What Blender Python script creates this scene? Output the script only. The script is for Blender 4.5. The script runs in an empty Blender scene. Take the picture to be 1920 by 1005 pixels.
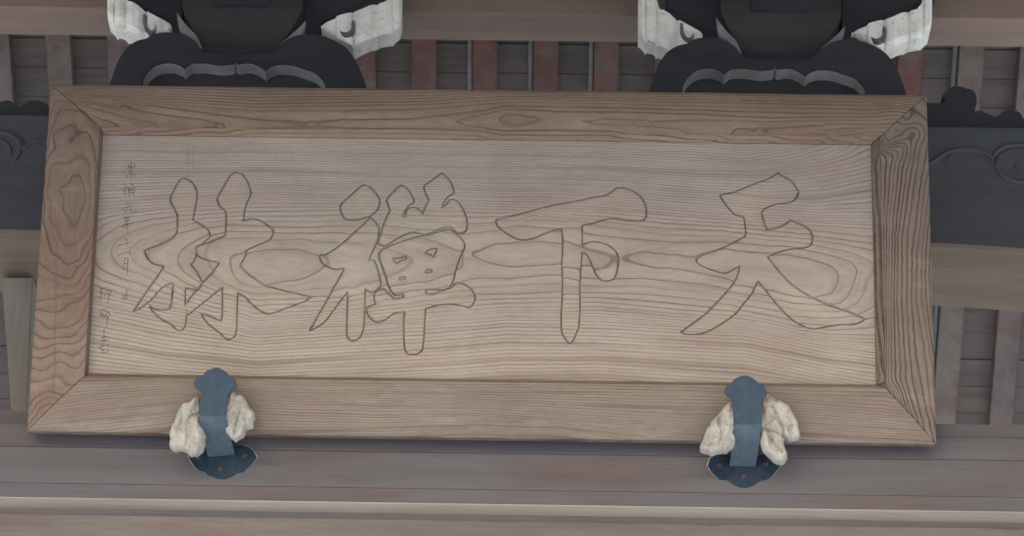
import bpy, bmesh, math, random
import numpy as np
from mathutils import Vector, Matrix

# ------------------------------------------------------------------ camera, sky, sun, exposure
random.seed(7)
rng = np.random.default_rng(7)
S = bpy.context.scene
COL = S.collection
F_PX = 4905.0                      # focal length in photograph pixels (1920 wide)
CAM = np.array([0.17268, -5.88336, -3.84553])
YAW, PITCH, ROLL = -0.0165718, math.radians(33), 0.0225306
LEAN = 0.29999                     # forward lean of the signboard
BW, BH = 2.4, 0.97265              # signboard outside size

def basis():
    cy, sy, cp, sp = math.cos(YAW), math.sin(YAW), math.cos(PITCH), math.sin(PITCH)
    fw = np.array([sy*cp, cy*cp, sp]); rt = np.array([cy, -sy, 0.0]); up = np.cross(rt, fw)
    c, s = math.cos(ROLL), math.sin(ROLL)
    return rt*c+up*s, up*c-rt*s, fw
RT, UP, FW = basis()
cam = bpy.data.cameras.new("camera"); camo = bpy.data.objects.new("camera", cam); COL.objects.link(camo)
cam.sensor_width = 36.0; cam.lens = 36.0*F_PX/1920.0; cam.clip_end = 500; cam.clip_start = 0.1
cam.dof.use_dof = True; cam.dof.focus_distance = 7.0; cam.dof.aperture_fstop = 5.6
M = Matrix.Identity(4)
for i in range(3):
    M[i][0], M[i][1], M[i][2], M[i][3] = RT[i], UP[i], -FW[i], CAM[i]
camo.matrix_world = M
S.camera = camo

SUN_EL, SUN_AZ = math.radians(32), math.radians(200)      # azimuth of the direction the sun stands in (from +Y, clockwise)
w = bpy.data.worlds.new("World"); S.world = w; w.use_nodes = True
nt = w.node_tree; nt.nodes.clear()
sky = nt.nodes.new('ShaderNodeTexSky'); sky.sky_type = 'NISHITA'; sky.sun_disc = False
sky.sun_elevation = SUN_EL; sky.sun_rotation = SUN_AZ
sky.air_density = 1.0; sky.dust_density = 3.0; sky.ozone_density = 1.0
bg = nt.nodes.new('ShaderNodeBackground'); bg.inputs[1].default_value = 0.15
wo = nt.nodes.new('ShaderNodeOutputWorld')
nt.links.new(sky.outputs[0], bg.inputs[0]); nt.links.new(bg.outputs[0], wo.inputs[0])
sl = bpy.data.lights.new("sun", 'SUN'); sl.energy = 1.5; sl.angle = math.radians(14); sl.color = (1, 0.97, 0.93)
so = bpy.data.objects.new("sun", sl); COL.objects.link(so)
sd = Vector((math.sin(SUN_AZ)*math.cos(SUN_EL), math.cos(SUN_AZ)*math.cos(SUN_EL), math.sin(SUN_EL)))
so.rotation_euler = sd.to_track_quat('Z', 'Y').to_euler()
S.view_settings.view_transform = 'Standard'; S.view_settings.look = 'None'
S.view_settings.exposure = 1.75; S.view_settings.gamma = 1.0
S.cycles.max_bounces = 8; S.cycles.diffuse_bounces = 5

# ------------------------------------------------------------------ helpers
def ray(x, y):
    return FW + RT*(x-960)/F_PX - UP*(y-502.5)/F_PX
def onY(x, y, Y):                  # photograph point -> world point on the upright plane at depth Y
    d = ray(x, y); t = (Y-CAM[1])/d[1]; return CAM+d*t
BN = np.array([0, -math.cos(LEAN), -math.sin(LEAN)]); BV = np.array([0, -math.sin(LEAN), math.cos(LEAN)])
def onB(pts, h=0.0):               # photograph points -> (u, v) on the board plane lifted by h
    P = np.atleast_2d(np.asarray(pts, float))
    d = FW[None] + RT[None]*((P[:, :1]-960)/F_PX) - UP[None]*((P[:, 1:2]-502.5)/F_PX)
    t = (h-CAM@BN)/(d@BN); Q = CAM[None]+d*t[:, None]
    return np.stack([Q[:, 0], Q@BV], 1)
def onPlane(x, y, P0, N):
    d = ray(x, y); t = ((P0-CAM)@N)/(d@N); return CAM+d*t

def tag(o, label=None, cat=None, group=None, kind=None):
    if label: o['label'] = label
    if cat: o['category'] = cat
    if group: o['group'] = group
    if kind: o['kind'] = kind
    return o
def link(name, me, mat=None, parent=None, smooth=False):
    o = bpy.data.objects.new(name, me); COL.objects.link(o)
    if mat: me.materials.append(mat)
    if parent: o.parent = parent
    if smooth: me.polygons.foreach_set('use_smooth', [True]*len(me.polygons))
    return o
def empty(name, loc=(0, 0, 0), rot=(0, 0, 0)):
    o = bpy.data.objects.new(name, None); COL.objects.link(o); o.location = loc; o.rotation_euler = rot
    o.empty_display_size = 0.1
    return o
def bm_obj(name, bm, mat, parent=None, smooth=False, recalc=True):
    if recalc: bmesh.ops.recalc_face_normals(bm, faces=bm.faces)
    me = bpy.data.meshes.new(name); bm.to_mesh(me); bm.free()
    return link(name, me, mat, parent, smooth)
def box_bm(x0, x1, y0, y1, z0, z1, bevel=0.0, segs=2):
    bm = bmesh.new(); bmesh.ops.create_cube(bm, size=1)
    for v in bm.verts:
        v.co = Vector(((x0+x1)/2+v.co.x*(x1-x0), (y0+y1)/2+v.co.y*(y1-y0), (z0+z1)/2+v.co.z*(z1-z0)))
    if bevel: bmesh.ops.bevel(bm, geom=bm.edges[:], offset=bevel, segments=segs, affect='EDGES', profile=0.6)
    return bm
def sweep_x(name, prof, x0, x1, mat, parent=None, n=40, jit=0.0, bevel=0.0):
    """prof: closed list of (Y, Z); swept along X"""
    bm = bmesh.new(); rings = []
    for i in range(n+1):
        x = x0+(x1-x0)*i/n; d = [0.0]*len(prof)
        rings.append([bm.verts.new((x, y, z)) for (y, z) in prof])
    k = len(prof)
    for i in range(n):
        for j in range(k):
            bm.faces.new((rings[i][j], rings[i][(j+1) % k], rings[i+1][(j+1) % k], rings[i+1][j]))
    bm.faces.new(rings[0]); bm.faces.new(rings[-1][::-1])
    return bm_obj(name, bm, mat, parent)
def smooth_poly(P, sub=4, corner=48, closed=True):
    P = np.asarray(P, float); n = len(P); T = np.zeros_like(P)
    for i in range(n):
        a, b, c = P[i-1], P[i], P[(i+1) % n]
        if not closed and i in (0, n-1): continue
        d1, d2 = b-a, c-b
        ang = abs(math.degrees(math.atan2(d1[0]*d2[1]-d1[1]*d2[0], d1@d2)))
        if ang < corner: T[i] = (c-a)/2
    out = []
    for i in range(n if closed else n-1):
        p0, p1 = P[i], P[(i+1) % n]; L = np.linalg.norm(p1-p0)
        def lim(t):
            l = np.linalg.norm(t); return t*min(1, L/l) if l > 1e-9 else t
        m0 = lim(T[i]) if T[i].any() else (p1-p0); m1 = lim(T[(i+1) % n]) if T[(i+1) % n].any() else (p1-p0)
        for k in range(sub):
            t = k/sub
            out.append((2*t**3-3*t**2+1)*p0+(t**3-2*t**2+t)*m0+(-2*t**3+3*t**2)*p1+(t**3-t**2)*m1)
    if not closed: out.append(P[-1])
    return np.array(out)
def prism(name, pts, Y, depth, mat, parent=None, bevel=0.0, sub=3, smooth=True, corner=48, segs=2):
    """outline in photograph pixels, stood on the upright plane Y and given real thickness behind it"""
    P = smooth_poly(pts, sub, corner) if smooth else np.asarray(pts, float)
    bm = bmesh.new()
    vs = [bm.verts.new(onY(x, y, Y)) for x, y in P]
    f = bm.faces.new(vs)
    r = bmesh.ops.extrude_face_region(bm, geom=[f])
    nv = [g for g in r['geom'] if isinstance(g, bmesh.types.BMVert)]
    bmesh.ops.translate(bm, verts=nv, vec=(0, depth, 0))
    bmesh.ops.recalc_face_normals(bm, faces=bm.faces)
    if bevel:
        ed = [e for e in bm.edges if all(abs(v.co.y-Y) < 1e-6 for v in e.verts)]
        bmesh.ops.bevel(bm, geom=ed, offset=bevel, segments=segs, affect='EDGES', clamp_overlap=True)
    bmesh.ops.triangulate(bm, faces=[f for f in bm.faces if len(f.verts) > 4])
    return bm_obj(name, bm, mat, parent)
def tube(name, pts, r, mat, parent=None, segs=8, flat=1.0):
    """round moulding along 3D points"""
    pts = [Vector(p) for p in pts]; bm = bmesh.new(); rings = []
    for i, p in enumerate(pts):
        t = (pts[min(i+1, len(pts)-1)]-pts[max(i-1, 0)]).normalized()
        a = Vector((0, 1, 0)); b = t.cross(a).normalized(); a = b.cross(t).normalized()
        rr = r*(0.35+0.65*min(1, min(i, len(pts)-1-i)/3))
        rings.append([bm.verts.new(p+(a*math.cos(q)*flat+b*math.sin(q))*rr) for q in [2*math.pi*k/segs for k in range(segs)]])
    for i in range(len(rings)-1):
        for k in range(segs):
            bm.faces.new((rings[i][k], rings[i][(k+1) % segs], rings[i+1][(k+1) % segs], rings[i+1][k]))
    bm.faces.new(rings[0]); bm.faces.new(rings[-1][::-1])
    return bm_obj(name, bm, mat, parent, smooth=True)

# ------------------------------------------------------------------ materials
class N:
    def __init__(s, name):
        s.m = bpy.data.materials.new(name); s.m.use_nodes = True; s.t = s.m.node_tree; s.t.nodes.clear()
        s.out = s.t.nodes.new('ShaderNodeOutputMaterial'); s.b = s.t.nodes.new('ShaderNodeBsdfPrincipled')
        s.t.links.new(s.b.outputs[0], s.out.inputs[0])
        s.b.inputs['Roughness'].default_value = 0.7; s.b.inputs['Specular IOR Level'].default_value = 0.25
    def n(s, ty, **k):
        o = s.t.nodes.new(ty)
        for a, b in k.items(): setattr(o, a, b)
        return o
    def put(s, sock, v):
        if hasattr(v, 'is_linked') or isinstance(v, bpy.types.NodeSocket): s.t.links.new(v, sock)
        elif isinstance(v, (tuple, list)) and len(v) == 3 and sock.type == 'RGBA': sock.default_value = (*v, 1)
        else: sock.default_value = v
    def math(s, op, a, b=None, c=None, clamp=False):
        o = s.n('ShaderNodeMath', operation=op, use_clamp=clamp)
        s.put(o.inputs[0], a)
        if b is not None: s.put(o.inputs[1], b)
        if c is not None: s.put(o.inputs[2], c)
        return o.outputs[0]
    def mix(s, f, a, b, mode='MIX'):
        o = s.n('ShaderNodeMix', data_type='RGBA', blend_type=mode)
        s.put(o.inputs[0], f); s.put(o.inputs[6], a); s.put(o.inputs[7], b); return o.outputs[2]
    def noise(s, vec, scale=1.0, detail=3.0, rough=0.55):
        o = s.n('ShaderNodeTexNoise'); s.put(o.inputs['Vector'], vec); s.put(o.inputs['Scale'], scale)
        s.put(o.inputs['Detail'], detail); s.put(o.inputs['Roughness'], rough); return o.outputs[0]
    def ramp(s, v, lo, hi, a=0.0, b=1.0):
        o = s.n('ShaderNodeMapRange'); o.interpolation_type = 'SMOOTHSTEP'
        s.put(o.inputs[0], v); s.put(o.inputs[1], lo); s.put(o.inputs[2], hi); s.put(o.inputs[3], a); s.put(o.inputs[4], b)
        return o.outputs[0]
    def vec(s, x, y, z):
        o = s.n('ShaderNodeCombineXYZ'); s.put(o.inputs[0], x); s.put(o.inputs[1], y); s.put(o.inputs[2], z); return o.outputs[0]
    def obj(s):
        return s.n('ShaderNodeTexCoord').outputs['Object']
    def scaled(s, v, sc, off=(0, 0, 0)):
        o = s.n('ShaderNodeMapping'); s.put(o.inputs[0], v); o.inputs[3].default_value = sc; o.inputs[1].default_value = off
        return o.outputs[0]
    def bump(s, h, strength=0.3, dist=0.001):
        o = s.n('ShaderNodeBump'); o.inputs['Strength'].default_value = strength; o.inputs['Distance'].default_value = dist
        s.put(o.inputs['Height'], h); s.t.links.new(o.outputs[0], s.b.inputs['Normal'])

def ring_wood(name, base, alt, line, lw=0.0016, w0=0.03, strength=0.75, along='x', dense=0.55, brown=None, brownf=0.0):
    """sawn timber; growth rings come from the attribute 'ring' (ring number at each point of the timber)"""
    g = N(name)
    at = g.n('ShaderNodeAttribute', attribute_name='ring').outputs['Fac']
    gr = g.n('ShaderNodeAttribute', attribute_name='ringgrad').outputs['Fac']
    wr = g.n('ShaderNodeAttribute', attribute_name='wear').outputs['Fac']
    co = g.obj()
    wob = g.noise(g.scaled(co, (7, 7, 7)), 1.0, 2)
    fine = g.noise(g.scaled(co, (60, 60, 60)), 1.0, 2)
    ph = g.math('ADD', at, g.math('MULTIPLY', g.math('SUBTRACT', wob, 0.5), g.math('MULTIPLY', gr, 0.004)))
    ph = g.math('ADD', ph, g.math('MULTIPLY', g.math('SUBTRACT', fine, 0.5), g.math('MULTIPLY', gr, 0.0012)))
    fr = g.math('FRACT', ph); fl = g.math('FLOOR', ph)
    d = g.math('ABSOLUTE', g.math('SUBTRACT', g.math('FRACT', g.math('ADD', ph, 0.5)), 0.5))
    wid = g.math('MINIMUM', g.math('ADD', g.math('MULTIPLY', gr, lw), w0), 0.42)
    ln = g.ramp(d, g.math('MULTIPLY', wid, 0.25), wid, 1.0, 0.0)
    wn = g.n('ShaderNodeTexWhiteNoise', noise_dimensions='1D')
    g.put(wn.inputs['W'], g.math('FLOOR', g.math('ADD', ph, 0.5)))
    rs = g.ramp(wn.outputs[0], 0.0, 1.0, 0.5, 1.0)
    patch = g.noise(g.scaled(co, (5, 5, 5), (3, 1, 2)), 1.0, 3)
    rs = g.math('MULTIPLY', rs, g.ramp(patch, 0.3, 0.65, 0.55, 1.0))
    brk = g.noise(g.scaled(co, (38, 38, 38) if along == 'x' else (38, 38, 38), (1, 5, 9)), 1.0, 3, 0.7)
    rs = g.math('MULTIPLY', rs, g.ramp(brk, 0.3, 0.6, 0.72, 1.0))
    den = g.ramp(gr, 55, 150, 1.0, dense)
    ln = g.math('MULTIPLY', g.math('MULTIPLY', ln, rs), den)
    # fibre streaks run along the rings
    sv = g.n('ShaderNodeSeparateXYZ'); g.put(sv.inputs[0], co)
    lng = sv.outputs[0] if along == 'x' else sv.outputs[1]
    acr = sv.outputs[1] if along == 'x' else sv.outputs[0]
    st = g.noise(g.vec(g.math('MULTIPLY', lng, 5.0), g.math('MULTIPLY', ph, 2.2), g.math('MULTIPLY', acr, 25)), 1.0, 5, 0.65)
    st2 = g.noise(g.vec(g.math('MULTIPLY', lng, 30.0), g.math('MULTIPLY', acr, 420), 0.0), 1.0, 3, 0.6)
    blotch = g.noise(g.scaled(co, (2.2, 4.5, 4)), 1.0, 4, 0.6)
    c = g.mix(g.ramp(blotch, 0.32, 0.68), base, alt)
    c = g.mix(g.ramp(g.noise(g.scaled(co, (4, 9, 6), (11, 3, 2)), 1.0, 6, 0.7), 0.4, 0.75, 0.0, 0.35), c, g.mix(1.0, c, (0.74, 0.70, 0.68), 'MULTIPLY'))
    mv = g.noise(g.scaled(co, (1.7, 6, 4), (2, 9, 4)), 1.0, 5, 0.65)
    c = g.mix(g.ramp(mv, 0.42, 0.7, 0.0, 0.42), c, g.mix(1.0, c, (0.93, 0.82, 0.84), 'MULTIPLY'))
    c = g.mix(g.ramp(g.noise(g.scaled(co, (3.1, 12, 5), (5, 3, 8)), 1.0, 5, 0.7), 0.52, 0.75, 0.0, 0.35), c, (0.40, 0.37, 0.33))
    top_dark = g.ramp(g.math('ADD', sv.outputs[1], g.math('MULTIPLY', g.math('SUBTRACT', g.noise(g.scaled(co, (1.1, 3.5, 2), (7, 2, 1)), 1.0, 4, 0.6), 0.5), 0.55)), -0.25, 0.45, 0.0, 0.42)
    c = g.mix(top_dark, c, g.mix(1.0, c, (0.62, 0.58, 0.56), 'MULTIPLY'))  # darker towards the top of the board, with an uneven edge
    if brown: c = g.mix(g.math('MULTIPLY', g.ramp(g.noise(g.vec(g.math('MULTIPLY', lng, 0.8), g.math('MULTIPLY', ph, 0.33), 0.0), 1.0, 2), 0.5, 0.72), brownf), c, brown)
    c = g.mix(g.ramp(st, 0.3, 0.75, 0.0, 0.42), c, g.mix(1.0, c, (0.55, 0.5, 0.46), 'MULTIPLY'))
    c = g.mix(g.ramp(st2, 0.42, 0.75, 0.0, 0.42), c, g.mix(1.0, c, (0.6, 0.55, 0.5), 'MULTIPLY'))
    c = g.mix(g.ramp(st2, 0.2, 0.42, 0.16, 0.0), c, (0.5, 0.46, 0.41))
    late = g.math('MULTIPLY', g.ramp(fr, 0.55, 1.0), g.math('MULTIPLY', den, 0.16))
    c = g.mix(late, c, line)
    c = g.mix(g.math('MULTIPLY', ln, strength), c, line)
    sp = g.n('ShaderNodeTexVoronoi'); g.put(sp.inputs['Vector'], g.scaled(co, (24, 34, 24))); 
    spk = g.math('MULTIPLY', g.ramp(sp.outputs['Distance'], 0.03, 0.11, 1.0, 0.0), g.ramp(g.noise(g.scaled(co, (9, 9, 9)), 1.0, 1), 0.55, 0.65))
    c = g.mix(g.math('MULTIPLY', spk, 0.6), c, (0.06, 0.045, 0.035))
    c = g.mix(g.math('MULTIPLY', wr, 0.6), c, (0.09, 0.08, 0.08))
    g.put(g.b.inputs['Base Color'], c); g.b.inputs['Roughness'].default_value = 0.78
    h = g.math('ADD', g.math('MULTIPLY', ln, -1.0), g.math('MULTIPLY', st2, 0.5))
    g.bump(h, 0.35, 0.0006)
    return g.m

def timber(name, base, alt, streak=(2.0, 30, 30), rough=0.75, dark=0.4, specks=0.0, grain=1.0, tint=None, tintf=0.0):
    g = N(name); co = g.obj()
    inf = g.n('ShaderNodeObjectInfo').outputs['Random']
    cv = g.n('ShaderNodeVectorMath', operation='ADD'); g.put(cv.inputs[0], co); g.put(cv.inputs[1], g.vec(g.math('MULTIPLY', inf, 17.0), g.math('MULTIPLY', inf, 9.0), g.math('MULTIPLY', inf, 5.0)))
    co = cv.outputs[0]
    a = g.noise(g.scaled(co, streak), 1.0, 6, 0.62)
    b = g.noise(g.scaled(co, (1.3, 2.6, 2.6)), 1.0, 4, 0.6)
    f = g.noise(g.scaled(co, tuple(s*6 for s in streak)), 1.0, 3, 0.6)
    c = g.mix(g.ramp(b, 0.3, 0.7), base, alt)
    if tint: c = g.mix(g.ramp(g.noise(g.scaled(co, (2.1, 7, 7), (4, 4, 4)), 1.0, 4), 0.45, 0.65, 0.0, tintf), c, tint)
    c = g.mix(g.ramp(a, 0.35, 0.75, 0.0, dark*grain), c, g.mix(1.0, c, (0.4, 0.38, 0.38), 'MULTIPLY'))
    c = g.mix(g.ramp(f, 0.5, 0.8, 0.0, 0.35*grain), c, g.mix(1.0, c, (0.5, 0.46, 0.44), 'MULTIPLY'))
    if specks:
        v = g.n('ShaderNodeTexVoronoi'); g.put(v.inputs['Vector'], g.scaled(co, (40, 90, 90)))
        k = g.math('MULTIPLY', g.ramp(v.outputs['Distance'], 0.06, 0.20, 1.0, 0.0), g.ramp(g.noise(g.scaled(co, (6, 30, 30)), 1.0, 2), 0.52, 0.62))
        c = g.mix(g.math('MULTIPLY', k, specks), c, (0.7, 0.66, 0.6))
    g.put(g.b.inputs['Base Color'], c); g.b.inputs['Roughness'].default_value = rough
    g.bump(g.math('ADD', a, g.math('MULTIPLY', f, 0.5)), 0.4, 0.0025)
    return g.m

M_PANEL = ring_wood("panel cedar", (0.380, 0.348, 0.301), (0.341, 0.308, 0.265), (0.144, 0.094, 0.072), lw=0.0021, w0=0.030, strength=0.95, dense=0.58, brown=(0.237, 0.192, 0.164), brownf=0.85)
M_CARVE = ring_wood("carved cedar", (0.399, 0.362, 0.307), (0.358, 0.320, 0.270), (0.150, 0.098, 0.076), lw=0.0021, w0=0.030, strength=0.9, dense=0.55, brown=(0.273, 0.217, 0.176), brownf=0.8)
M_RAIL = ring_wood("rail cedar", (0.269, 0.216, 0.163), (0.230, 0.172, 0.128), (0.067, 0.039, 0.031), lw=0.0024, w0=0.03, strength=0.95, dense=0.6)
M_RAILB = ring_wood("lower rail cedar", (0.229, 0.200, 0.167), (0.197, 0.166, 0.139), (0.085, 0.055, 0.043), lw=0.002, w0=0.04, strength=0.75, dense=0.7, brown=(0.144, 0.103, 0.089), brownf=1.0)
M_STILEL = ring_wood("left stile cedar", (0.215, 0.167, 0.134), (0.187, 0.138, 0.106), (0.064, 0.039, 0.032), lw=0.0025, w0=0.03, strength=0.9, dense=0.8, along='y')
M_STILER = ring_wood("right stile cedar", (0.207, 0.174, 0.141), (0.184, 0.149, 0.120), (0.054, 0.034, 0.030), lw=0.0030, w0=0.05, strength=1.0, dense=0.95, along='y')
M_BEAM = timber("mauve brown beam", (0.109, 0.102, 0.109), (0.102, 0.097, 0.106), (1.0, 14, 14), dark=0.36, grain=0.9, tint=(0.109, 0.083, 0.079), tintf=0.75)
M_SILL = timber("pale worn timber", (0.146, 0.125, 0.112), (0.126, 0.114, 0.110), (1.5, 24, 24), dark=0.3, specks=0.55, tint=(0.121, 0.080, 0.066), tintf=0.4)
M_STRIP = timber("moulding toned as lit", (0.273, 0.249, 0.212), (0.247, 0.222, 0.187), (1.5, 30, 30), dark=0.25)  # pale tone carries the light reaching the moulding from below
M_PURLIN = timber("red brown purlin", (0.257, 0.186, 0.140), (0.227, 0.179, 0.147), (1.0, 16, 16), dark=0.3)
M_KORYO = timber("dark carved beam", (0.065, 0.074, 0.086), (0.074, 0.076, 0.081), (1.2, 18, 18), dark=0.3, grain=0.8)
M_SOFF = timber("lit tan beam underside", (0.171, 0.138, 0.098), (0.148, 0.119, 0.085), (1.2, 16, 16), dark=0.35)
M_DARK = timber("blackened bracket timber", (0.032, 0.037, 0.043), (0.040, 0.041, 0.044), (3, 12, 12), dark=0.35)
M_BLOCK = timber("smoke brown block", (0.050, 0.044, 0.043), (0.040, 0.038, 0.040), (4, 14, 14), dark=0.4)
M_LIT_EDGE = timber("edge toned as lit", (0.25, 0.26, 0.26), (0.20, 0.20, 0.20), (6, 18, 18), dark=0.4)  # pale colour stands in for light on undersides and side faces
M_RAFT_RED = timber("red stained rafter", (0.144, 0.069, 0.060), (0.144, 0.098, 0.086), (18, 18, 1.6), dark=0.5, tint=(0.138, 0.121, 0.109), tintf=0.8)
M_RAFT_GREY = timber("grey brown rafter", (0.165, 0.145, 0.130), (0.132, 0.121, 0.110), (18, 18, 1.6), dark=0.5, tint=(0.143, 0.094, 0.077), tintf=0.6)
M_PLANK = timber("dim roof board", (0.163, 0.137, 0.126), (0.126, 0.118, 0.113), (2.5, 20, 20), dark=0.5)
M_SOFFIT = timber("unseen eaves timber", (0.16, 0.12, 0.10), (0.14, 0.11, 0.10), (2, 8, 8))

def simple(name, c, c2, sc=60, rough=0.8, bump=0.3):
    g = N(name); co = g.obj(); a = g.noise(g.scaled(co, (sc, sc, sc)), 1, 5, 0.6)
    g.put(g.b.inputs['Base Color'], g.mix(g.ramp(a, 0.35, 0.7), c, c2)); g.b.inputs['Roughness'].default_value = rough
    g.bump(a, bump, 0.002); return g.m
def white_mat():
    g = N("weathered white paint"); co = g.obj()
    a = g.noise(g.scaled(co, (14, 14, 14)), 1, 5, 0.65); b = g.noise(g.scaled(co, (60, 60, 60)), 1, 4, 0.6)
    c = g.mix(g.ramp(a, 0.4, 0.72), (0.80, 0.82, 0.75), (0.60, 0.61, 0.56))
    c = g.mix(g.ramp(b, 0.58, 0.75, 0.0, 0.6), c, (0.2, 0.19, 0.17))
    g.put(g.b.inputs['Base Color'], c); g.bump(b, 0.4, 0.002); g.b.inputs['Roughness'].default_value = 0.85
    return g.m
M_WHITE = white_mat()
M_HOLLOW_SHADE = simple("shaded hollow tone", (0.10, 0.10, 0.095), (0.16, 0.16, 0.15), 60)
M_POST = timber("pale upright board", (0.345, 0.322, 0.282), (0.287, 0.270, 0.236), (16, 16, 1.2), dark=0.35)
def iron_mat(k=1.0, nm="blue grey patinated metal"):
    g = N(nm); co = g.obj()
    a = g.noise(g.scaled(co, (40, 40, 40)), 1, 5, 0.6); b = g.noise(g.scaled(co, (260, 260, 260)), 1, 3, 0.6)
    d = g.noise(g.scaled(co, (160, 160, 18)), 1, 3, 0.6)
    c = g.mix(g.ramp(a, 0.35, 0.7), (0.030*k, 0.054*k**0.85, 0.084*k**0.66), (0.043*k, 0.069*k**0.83, 0.098*k**0.66))
    c = g.mix(g.ramp(b, 0.58, 0.75, 0.0, 0.45), c, (0.17, 0.205, 0.22))
    c = g.mix(g.ramp(d, 0.55, 0.75, 0.0, 0.3), c, (0.05, 0.07, 0.10))
    g.put(g.b.inputs['Base Color'], c); g.b.inputs['Metallic'].default_value = 0.25; g.b.inputs['Roughness'].default_value = 0.6
    g.bump(b, 0.3, 0.0008); return g.m
M_IRON = iron_mat(0.9); M_STRAP = iron_mat(2.5, "metal toned as lit from below"); M_PLATE = iron_mat(0.5, "dark wet looking metal")  # strap metal is coloured paler as if lit from below
M_RUST = simple("rusty screw", (0.065, 0.042, 0.045), (0.05, 0.04, 0.05), 150)
M_HALO = simple("pale plate rim", (0.36, 0.36, 0.35), (0.22, 0.20, 0.195), 70)
M_INK = simple("faded ink", (0.065, 0.052, 0.044), (0.14, 0.115, 0.095), 120)
M_GRAVEL = simple("pale gravel", (0.58, 0.58, 0.57), (0.50, 0.50, 0.49), 3, 0.9)
def cloth_mat():
    g = N("dirty white cloth"); co = g.obj()
    a = g.noise(g.scaled(co, (22, 22, 22)), 1, 5, 0.6); b = g.noise(g.scaled(co, (160, 160, 160)), 1, 4, 0.7)
    c = g.mix(g.ramp(a, 0.35, 0.7), (0.38, 0.37, 0.335), (0.29, 0.28, 0.25))
    c = g.mix(g.ramp(b, 0.55, 0.8, 0.0, 0.4), c, (0.25, 0.23, 0.20))
    g.put(g.b.inputs['Base Color'], c); g.b.inputs['Roughness'].default_value = 0.95
    g.bump(b, 0.4, 0.002); return g.m
M_CLOTH = cloth_mat()

# ------------------------------------------------------------------ the signboard
board = empty("signboard", (0, 0, 0), (0, 0, 0))
# local frame: x = right, y = up the board, z = out of the board
board.matrix_world = Matrix(((1, 0, 0, 0), (0, BV[1], BN[1], 0), (0, BV[2], BN[2], 0), (0, 0, 0, 1)))
tag(board, "long weathered cedar signboard with four large carved characters leaning forward above the beam", "signboard")
PH = -0.014                          # height of the recessed panel

def tps_field(contours, h, step=0.008, reg=2e-4, box=None, dens=22):
    """ring-number field over the board, smooth through the traced ring lines"""
    pts, val = [], []
    for v, ps in contours:
        q = np.asarray(ps, float)
        if len(q) > 1:                       # densify long spans
            o = [q[0]]
            for a, b in zip(q[:-1], q[1:]):
                k = max(1, int(np.hypot(*(b-a))//dens))
                for i in range(1, k+1): o.append(a+(b-a)*i/k)
            q = np.array(o)
        pts.append(q); val += [v]*len(q)
    P = onB(np.concatenate(pts), h); V = np.array(val, float); n = len(P)
    def U(r2): return 0.5*r2*np.log(r2+1e-12)
    r2 = ((P[:, None]-P[None])**2).sum(-1)
    A = np.zeros((n+3, n+3)); A[:n, :n] = U(r2)+np.eye(n)*reg; A[:n, n] = 1; A[:n, n+1:] = P; A[n, :n] = 1; A[n+1:, :n] = P.T
    c = np.linalg.solve(A, np.concatenate([V, np.zeros(3)]))
    x0, x1, y0, y1 = box
    nx, ny = int((x1-x0)/step)+2, int((y1-y0)/step)+2
    gx, gy = np.linspace(x0, x1, nx), np.linspace(y0, y1, ny)
    G = np.stack(np.meshgrid(gx, gy), -1).reshape(-1, 2); out = np.empty(len(G))
    for i in range(0, len(G), 4000):
        q = G[i:i+4000]; out[i:i+4000] = U(((q[:, None]-P[None])**2).sum(-1))@c[:n]+c[n]+q@c[n+1:]
    Z = out.reshape(ny, nx); gyv, gxv = np.gradient(Z, gy, gx); GR = np.hypot(gxv, gyv)
    def f(q):
        a = np.clip((q[:, 0]-x0)/(x1-x0)*(nx-1), 0, nx-1.001); b = np.clip((q[:, 1]-y0)/(y1-y0)*(ny-1), 0, ny-1.001)
        i, j = a.astype(int), b.astype(int); fa, fb = a-i, b-j
        def bl(T): return T[j, i]*(1-fa)*(1-fb)+T[j, i+1]*fa*(1-fb)+T[j+1, i]*(1-fa)*fb+T[j+1, i+1]*fa*fb
        return bl(Z), bl(GR)
    return f

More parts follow.
